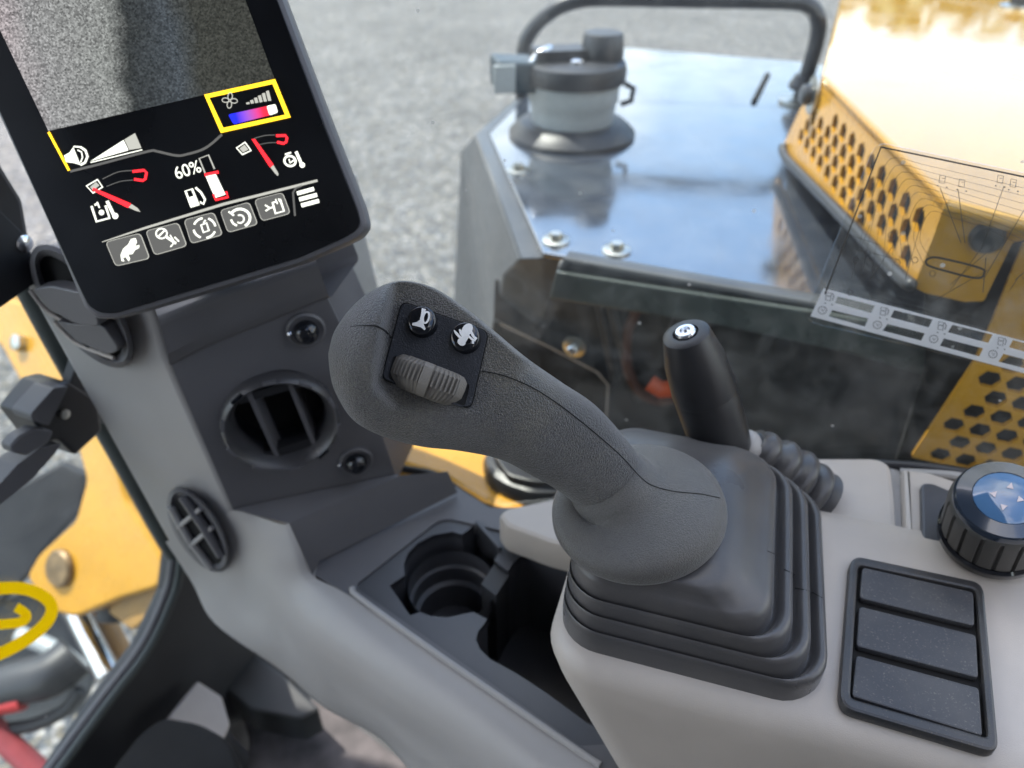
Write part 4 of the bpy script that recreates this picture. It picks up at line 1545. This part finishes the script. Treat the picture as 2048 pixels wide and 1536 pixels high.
# little icons
ics = []
for (x, y) in ((1886, 358), (1925, 366), (2002, 358), (2028, 366)):
    ics += [([(x - 6, y - 8), (x + 5, y - 6), (x + 3, y + 9), (x - 8, y + 7)], 1.2, True), ([(x - 3, y - 2), (x + 3, y - 1)], 1), ([(x - 12, y + 13), (x - 9, y + 14)], 2), ([(x + 6, y + 16), (x + 9, y + 17)], 2)]
for (x, y) in ((1712, 520), (1735, 505), (1795, 525), (1782, 470), (1830, 520), (1700, 585), (1865, 547)):
    ics.append((ell((x, y), 6, 6, 0, 10), 1.0, True))
cpr('chart_icon', ics)['kind'] = 'stuff'
ti = []
for j, (x, y) in enumerate(((365, 285), (322, 370), (702, 375), (660, 460), (1056, 465), (1006, 547), (1425, 560), (1370, 640))):
    x, y = 1540 + x / 3.073, 500 + y / 3.073
    if j % 2:
        ti += [(ell((x, y), 8.5, 7.5, 0, 12), 1.3, True), ([(x - 2, y - 3), (x + 1, y + 3), (x + 4, y - 2)], 1.2)]
    else:
        ti += [([(x - 6, y - 8), (x + 4, y - 6), (x + 2, y + 9), (x - 8, y + 7)], 1.4, True), ([(x - 5, y - 1), (x + 2, y)], 1.4), ([(x + 6, y - 6), (x + 9, y), (x + 6, y + 8)], 1.4), ([(x - 10, y + 13), (x - 7, y + 14)], 1.8), ([(x + 4, y + 16), (x + 7, y + 17)], 1.8)]
cpr('table_icon', ti, .0022)['kind'] = 'stuff'

# ------------------------------------------------------------------ tank with black top plate
tk = thing('tank', CAM + Vector((.3, 1.0, -1.3)), 'black tank housing with a glossy bolted top plate beside the cab', 'tank')
TT = Hz(-.33)
ptop = [(1062, 182), (978, 266), (1085, 505), (1125, 512), (1660, 606), (1900, 648), (1790, 150), (1600, 123), (1250, 95), (1120, 128)]
o = plate('top_plate', [rnd(ptop, [3, 3, 4, 3, 0, 0, 0, 0, 3, 3])], TT, M['tank'], tk, 0, .005, .0015)
# shoulder: plate outline -> lip -> outer shoulder -> body
A = [Z(1130, 118, -.336), Z(1060, 184, -.336), Z(976, 267, -.336), Z(1083, 507, -.336), Z(1124, 514, -.336)]
B = [Z(1120, 118, -.338), Z(1044, 190, -.338), Z(951, 270, -.338), Z(1038, 518, -.338), Z(1122, 516, -.338)]
Cc = [Z(1100, 130, -.375), Z(1025, 202, -.375), Z(922, 304, -.375), Z(1006, 552, -.375), Z(1100, 592, -.395)]
Dd = [Z(1080, 330, -.80), Z(1000, 420, -.80), Z(906, 640, -.62), Z(985, 700, -.55), Z(1085, 640, -.43)]
bevel(MB().loft([A, B, Cc, Dd], False).build('shoulder', M['tankside'], tk, angle=25), .004, 2)
# front: rolled edge, band coloured as a window reflection, and dark recess
FT = Vp(.375, .927, .625)
plate('front_edge', [[(1128, 516), (1660, 610), (1900, 652), (1900, 668), (1640, 622), (1112, 542)]], FT, M['tankside'], tk, 0, .02, .004)
plate('reflection_band', [[(1112, 544), (1640, 625), (1900, 672), (1960, 690), (1920, 775), (1700, 708), (1440, 652), (1098, 598)]], FT.moved(.004), M['reflband'], tk, 0, .01, .002)
plate('recess_wall', [[(990, 560), (2100, 700), (2150, 1100), (1060, 1100), (980, 860)]], FT.moved(-.06), M['blackm'], tk, 0, .02)
plate('access_panel', [rnd([(985, 640), (1190, 745), (1218, 775), (1212, 850), (1190, 900), (960, 880)], [8, 20, 8, 8, 8, 8])], FT.moved(-.035), M['seam'], tk, 0, .006, .002)
MB().stroke([(1000, 648), (1100, 695), (1195, 745), (1216, 770), (1212, 840)], 4, FT.moved(-.035), .0006).build('panel_edge', M['mgrey'], tk, smooth=False)
bo = TT.hit(1112, 482)
bl = MB().lathe([(.0145, 0), (.0145, .002), (.013, .0026)], bo, (0, 0, 1), 20).build('bolt', M['zinc'], tk)
MB().lathe([(.0072, .002), (.0072, .008), (.0062, .0092)], bo, (0, 0, 1), 6).build('bolt_head', M['zinc'], bl)
for q in ((1233, 502), (1037, 342)):
    copy_part(bl, TT.hit(*q) - bo)
bo2 = FT.moved(-.03).hit(1150, 692)
MB().lathe([(.013, 0), (.013, .003), (.011, .004)], bo2, FT.n, 20).build('washer', M['zinc'], tk)
MB().lathe([(.006, .004), (.006, .010), (.005, .011)], bo2, FT.n, 6).build('bolt_head', M['chrome'], tk)
MB().tube([FT.hit(x, y, -.045) for x, y in ell((1330, 690), 78, 112, 8, 40)] + [FT.hit(*ell((1330, 690), 78, 112, 8, 40)[0], -.045)], .006, 10, False).build('hose_loop', M['ringm'], tk)
b = MB()
b.tube([FT.hit(1300, 765, -.028), FT.hit(1322, 780, -.026), FT.hit(1350, 776, -.028)], .0095, 10)
b.build('hose_clip', M['orange'], tk)
for xs in ((1190, 560, 1230, 760), (1215, 590, 1275, 800)):
    MB().tube([FT.hit(xs[0], xs[1], -.04), FT.hit(xs[2], xs[3], -.05)], .006, 8).build('rib', M['blackm'], tk)
MB().tube([TT.hit(1535, 150, .001), TT.hit(1508, 204, .001)], .005, 8).build('slot', M['seam'], tk)

# filler neck with cap
fc = TT.hit(1143, 268)
fn = thing('filler_cap', fc, 'grey filler neck with a black locking cap standing on the glossy plate', 'filler cap')
zz = Vector((0, 0, 1))
MB().lathe([(.089, 0), (.089, .005), (.084, .010), (.074, .018), (.070, .020)], fc, zz, 44).build('neck_collar', M['capm'], fn)
MB().lathe([(.0575, .012), (.0580, .030), (.0595, .046), (.0620, .049), (.0625, .074), (.061, .078)], fc, zz, 44).build('neck', M['neck'], fn)
MB().lathe([(.062, .072), (.070, .074), (.0705, .088), (.068, .097), (.058, .101), (.03, .102)], fc, zz, 44).build('cap', M['capm'], fn)
kn = fc + Vector((.036, .0, .098))
MB().lathe([(.028, 0), (.0285, .012), (.0265, .032), (.024, .035)], kn, zz, 32).build('cap_knob', M['capm'], fn)
MB().box(fc + Vector((-.022, -.005, .107)), (.034, .006, 0), (-.004, .020, 0), (0, 0, .008)).build('hasp', M['capm'], fn)
MB().lathe([(.010, 0), (.010, .004), (.006, .006)], fc + Vector((.0, -.030, .101)), zz, 14).build('rivet_head', M['chrome'], fn)
MB().tube([fc + Vector((.066, -.004, .042)), fc + Vector((.080, -.002, .046)), fc + Vector((.082, 0, .062)), fc + Vector((.070, .0, .068))], .004, 8).build('hinge_loop', M['capm'], fn)
# padlock
lk = thing('padlock', fc + Vector((-.11, -.01, .12)), 'blue-grey padlock hanging from the filler cap hasp', 'padlock')
lo_ = fc + Vector((-.082, -.012, .084))
la_, lb_ = Vector((.027, .006, -.002)), Vector((-.006, .026, .0))
bevel(MB().box(lo_, la_, lb_, (0, 0, .020)).build('lock_body', M['lock'], lk), .004, 2)
bevel(MB().box(lo_ + Vector((-.012, -.029, 0)), (.014, .004, 0), (-.001, .003, 0), (0, 0, .018)).build('lock_face', M['neck'], lk), .002, 2)
MB().tube(spl([lo_ + Vector((.02, -.010, .010)), lo_ + Vector((.034, -.010, .026)), lo_ + Vector((.046, .0, .030)), lo_ + Vector((.044, .012, .026)), lo_ + Vector((.026, .014, .010))], 6), .006, 10).build('shackle', M['chrome'], lk)

# handrail
HR = Vp(.14, .99, Z(1582, 205, -.33).y * .99 + Z(1582, 205, -.33).x * .14)
hr = thing('handrail', TT.hit(1582, 205), 'black tubular handrail looping over the tank behind the filler cap', 'handrail')
path = spl([(1046, 240), (1045, 180), (1048, 100), (1066, 58), (1105, 22), (1150, 3), (1210, -3), (1400, 0), (1570, 3), (1618, 12), (1636, 40), (1634, 80), (1617, 140), (1598, 206)], 7)
MB().tube([HR.hit(*q) for q in path], .0118, 14).build('rail', M['rail'], hr)
MB().lathe([(.030, 0), (.030, .004), (.022, .006)], HR.hit(1596, 204), zz, 20).build('rail_foot', M['zinc'], hr)
MB().lathe([(.020, 0), (.022, .006), (.014, .022)], HR.hit(1604, 178), zz, 20).build('rail_collar', M['rail'], hr)

# ------------------------------------------------------------------ yellow engine hood
hd = thing('engine_hood', CAM + Vector((.6, .8, -.9)), 'yellow engine hood with hexagon perforations to the right of the tank', 'engine hood')
HT = Hz(-.20)
hp_top = [(1643, 150), (1893, 400), (2160, 466), (2700, 600), (2700, -120), (1712, -90), (1680, 0)]
o = plate('hood_top', [rnd(hp_top, [8, 4, 0, 0, 0, 0, 0])], HT, M['hoodtop'], hd, 0, .012, .004)
p1, p2 = HT.hit(1643, 150), HT.hit(1893, 400)
BP = Plane(Vector((p1.x, p1.y, p1.z)), (p2 - p1).cross(zz))
CP = Plane(HT.hit(1893, 400), N2)


def hexes(plane, region, pitch_u, pitch_v, r, rot):
    ruv = [plane.uv(plane.hit(*q)) for q in region]
    us, vs = [q[0] for q in ruv], [q[1] for q in ruv]
    out = []
    j = 0
    v_ = min(vs)
    while v_ < max(vs):
        u_ = min(us) - pitch_u + (pitch_u / 2 if j % 2 else 0)
        while u_ < max(us) + pitch_u:
            if inpoly((u_, v_), ruv):
                out.append([(u_ + r * math.cos(math.radians(60 * k + rot)), v_ + r * math.sin(math.radians(60 * k + rot))) for k in range(6)])
            u_ += pitch_u
        v_ += pitch_v
        j += 1
    return out


def holed(name, outline, plane, holes, m_, parent, lift, thick, bev):
    return fill2d(name, [[plane.uv(plane.hit(*q)) for q in outline]] + holes, plane, m_, parent, lift, thick, bev)


bout = rnd([(1647, 158), (1890, 404), (1868, 470), (1826, 574), (1802, 552), (1562, 300), (1600, 218)], [4, 2, 0, 8, 0, 8, 0])
hB = hexes(BP, [(1634, 222), (1662, 240), (1862, 420), (1850, 465), (1812, 535), (1785, 515), (1590, 292)], .0300, .0155, .0103, 30)
holed('grille_panel', bout, BP, hB, M['yellow'], hd, 0, .004, .0)
cup = rnd([(1893, 404), (2100, 455), (2100, 474), (2026, 484), (2008, 520), (1968, 602), (1930, 604), (1850, 586), (1828, 574)], [2, 0, 0, 6, 0, 6, 0, 6, 6])
plate('front_panel', [cup], CP, M['yellow'], hd, 0, .004)
clo = rnd([(2160, 480), (2046, 488), (1985, 640), (1950, 720), (1822, 914), (2160, 990)], 4)
hC = hexes(CP, [(1992, 725), (2140, 690), (2140, 985), (1850, 935), (1856, 905)], .0192, .0163, .0082, 0)
holed('grille_panel', clo, CP, hC, M['yellow'], hd, 0, .004, .0)
mb = MB()
inn = [BP.hit(1575, 296, -.02), BP.hit(1650, 165, -.02), BP.hit(1886, 410, -.02), BP.hit(1822, 566, -.02)]
mb.prism(inn, Vector((.3, .12, 0)))
mb.build('inner_box', M['seam'], hd)
plate('inner_wall', [[(1850, 430), (2200, 480), (2200, 1020), (1790, 930), (1850, 740)]], CP.moved(-.03), M['seam'], hd, 0, .01)
# rubber edge under the grille and panel corner
MB().tube([BP.hit(x, y, .004) for x, y in spl([(1566, 292), (1570, 312), (1600, 346), (1700, 448), (1800, 552), (1826, 572)], 6)], [.0055] * 28 + [.005, .004, .001], 10).build('edge_strip', M['rail'], hd)
MB().lathe([(.020, 0), (.020, .003), (.014, .004)], BP.hit(1628, 190, .002), BP.n, 20).build('washer', M['zinc'], hd)
MB().lathe([(.011, .003), (.011, .012), (.008, .015)], BP.hit(1628, 190, .002), BP.n, 16).build('bolt_head', M['rail'], hd)
MB().lathe([(.026, 0), (.026, .004), (.018, .006)], HT.hit(2034, 16), zz, 20).build('washer', M['zinc'], hd)
MB().lathe([(.013, .006), (.013, .018), (.010, .021)], HT.hit(2034, 16), zz, 6).build('bolt_head', M['rail'], hd)
pg = CP.hit(1974, 474)
MB().lathe([(.0115, -.002), (.0115, .003), (.0095, .006), (.004, .007)], pg, CP.n, 24).build('plug', M['capm'], hd)
MB().stroke([(1640, 178), (1700, 236), (1780, 312), (1880, 408)], 3, BP, .0006).build('fold_line', M['yellow'], hd, smooth=False)

# low yellow cover and dark block outside below the joystick grip
LC = Hz(-.54)
o = plate('deck_cover', [rnd([(700, 840), (1000, 850), (1180, 900), (1180, 1010), (1030, 1020), (960, 1004), (880, 956), (790, 930), (735, 895)], 10)], LC, M['yellow'], None, 0, .06, .01)
tag(o, 'rounded yellow deck cover seen through the window below the joystick grip', 'deck cover')
t = thing('deck_block', LC.hit(1030, 955), 'dark rounded block standing on the yellow deck cover behind the joystick', 'block')
plate('block_body', [rnd([(962, 905), (1000, 880), (1130, 900), (1140, 985), (1060, 985), (1010, 968), (975, 945)], 16)], LC.moved(.02), M['black'], t, 0, .05, .01)
plate('block_top', [rnd([(985, 905), (1010, 892), (1120, 905), (1125, 965), (1060, 962), (1015, 950)], 12)], LC.moved(.028), M['black'], t, 0, .008, .002)

# ------------------------------------------------------------------ machine front seen through the front window
bo_ = thing('boom_bracket', D(200, 1100, 1.25), 'yellow boom bracket with a pin beyond the front window at left', 'boom')
PB = P3((60, 700, 1.18), (200, 1000, 1.10), (60, 1150, 1.16))
bevel(MB().prism([PB.hit(*q) for q in rnd([(-80, 560), (20, 600), (62, 606), (110, 690), (165, 800), (215, 860), (250, 1000), (325, 1120), (318, 1175), (240, 1198), (150, 1236), (95, 1222), (52, 1152), (76, 1110), (150, 1042), (172, 960), (150, 880), (95, 812), (40, 765), (0, 690), (-80, 640)], 14)], PB.n * -.12).build('arm', M['yellow'], bo_, angle=30), .014, 3)
pn_ = PB.hit(124, 1136)
MB().lathe([(.029, 0), (.029, .006), (.025, .010), (.012, .011)], pn_, PB.n, 28).build('pin', mat('pin_steel', (.22, .15, .08), .5, mottle=.4, mscale=60, metal=.5), bo_)
MB().lathe([(.014, .0), (.014, .012), (.010, .014)], PB.hit(44, 686), PB.n, 6).build('bolt', M['zinc'], bo_)
plate('inner_plate', [rnd([(245, 1150), (345, 1100), (330, 1210), (262, 1262), (215, 1225)], 6)], PB.moved(-.02), mat('shaded_yellow', (.34, .19, .05), .5, mottle=.2), bo_, 0, .03, .004)  # bracket yellow darkened: shade of its inner side put into the colour
hy = thing('hydraulic_cylinder', D(190, 1300, 1.2), 'bright chrome hydraulic rod with a tan tube beyond the front window', 'hydraulic cylinder')
MB().tube([D(150, 1215, 1.24), D(166, 1248, 1.22), D(218, 1352, 1.18)], .0185, 20).build('rod', M['chrome'], hy)
MB().tube([D(192, 1215, 1.26), D(262, 1345, 1.22)], .018, 16).build('tube', mat('tan_paint', (.36, .20, .07), .5, mottle=.2), hy)
MB().tube([D(175, 1160, 1.22), D(236, 1180, 1.20), D(232, 1235, 1.2)], .030, 14).build('rod_eye', M['blackm'], hy)
hb = thing('front_hose', D(60, 1360, 1.3), 'dark rubber hoses and fittings at the lower left beyond the front window', 'hose')
MB().tube(spl([D(-60, 1420, 1.3), D(20, 1372, 1.3), D(100, 1350, 1.3), D(150, 1312, 1.32)], 5), .040, 16).build('hose', M['capm'], hb)
MB().tube(spl([D(40, 1270, 1.4), D(110, 1300, 1.38), D(170, 1345, 1.36)], 5), .016, 12).build('hose', M['neck'], hb)
MB().tube(spl([D(-20, 1460, 1.3), D(60, 1452, 1.3), D(130, 1420, 1.3), D(160, 1380, 1.3)], 5), .012, 12).build('hose', M['blackm'], hb)
rp_ = thing('red_coupling', D(20, 1450, 1.3), 'red hose coupling in the bottom left corner beyond the window', 'coupling')
MB().tube([D(-40, 1415, 1.28), D(20, 1408, 1.28), D(46, 1402, 1.28)], .016, 14).build('coupling_body', M['red'], rp_)
MB().tube(spl([D(-30, 1440, 1.29), D(20, 1490, 1.29), D(80, 1545, 1.29)], 5), .020, 14).build('coupling_hose', mat('dull_red', (.28, .05, .06), .5, mottle=.2), rp_)
pa_ = Plane(D(60, 1100, 1.55), FW * .9 + RT * -.3)
o = plate('front_plate', [rnd([(-120, 1010), (0, 990), (120, 925), (172, 950), (166, 1020), (90, 1100), (60, 1150), (0, 1210), (-120, 1240)], 8)], pa_, M['capm'], None, 0, .06, .008)
tag(o, 'dark blue-black steel plate behind the yellow bracket at far left', 'steel plate')
o = plate('front_shield', [rnd([(-120, 1250), (60, 1180), (130, 1250), (190, 1360), (160, 1430), (40, 1460), (-120, 1480)], 8)], pa_.moved(-.06), M['tankside'], None, 0, .05, .008)
tag(o, 'grey steel shield behind the hoses at the lower left', 'steel plate')

# window latch
lt = thing('window_latch', FRO.hit(150, 850, .03), 'black window latch with a short grip on the front window frame', 'latch')
LP = FRO.moved(.035)
bevel(MB().prism([LP.hit(*q) for q in rnd([(60, 832), (108, 772), (140, 764), (196, 800), (206, 862), (152, 912), (118, 880), (98, 884)], 7)], LP.n * -.035).build('latch_body', M['black'], lt, angle=30), .003)
LQ = FRO.moved(.05)
bevel(MB().prism([LQ.hit(*q) for q in rnd([(62, 828), (108, 776), (138, 772), (98, 852), (66, 842)], 6)], LQ.n * -.02).build('latch_block', M['dgrey'], lt, angle=30), .003)
bevel(MB().prism([LQ.hit(*q) for q in rnd([(22, 892), (40, 872), (72, 856), (108, 862), (100, 884), (54, 912), (28, 906)], 6)], LQ.n * -.012).build('latch_grip', M['dgrey'], lt, angle=30), .002)
bevel(MB().prism([LP.hit(*q) for q in rnd([(-60, 1020), (0, 968), (34, 930), (78, 898), (124, 886), (110, 908), (68, 955), (0, 1010), (-60, 1060)], 6)], LP.n * -.02).build('latch_lever', M['dgrey'], lt, angle=30), .002)
bevel(MB().prism([LP.hit(*q, -.006) for q in [(155, 720), (172, 745), (215, 850), (175, 800), (140, 770)]], LP.n * -.01).build('latch_plate', M['blackm'], lt, angle=30), .001)
MB().lathe([(.004, 0), (.004, .002), (.002, .003)], LP.hit(128, 828, .002), LP.n, 12).build('screw', M['zinc'], lt)

# sticker on the front glass
st = thing('arrow_sticker', FRO.hit(40, 1245), 'yellow sticker with a curved arrow inside a ring on the front window', 'sticker')
SP = FRO.moved(.004)
MB().stroke([tuple(q) for q in spl([(-90, 1215), (-50, 1190), (0, 1177), (50, 1178), (90, 1195), (104, 1218), (92, 1246), (60, 1274), (20, 1298), (-20, 1314), (-90, 1330)], 6)], 25, SP, .001).build('ring_mark', M['sticker'], st, smooth=False)
MB().stroke([tuple(q) for q in spl([(-50, 1252), (0, 1249), (38, 1245), (52, 1236), (50, 1226), (32, 1214)], 6)], 20, SP, .0012).build('arrow_mark', M['sticker'], st, smooth=False)
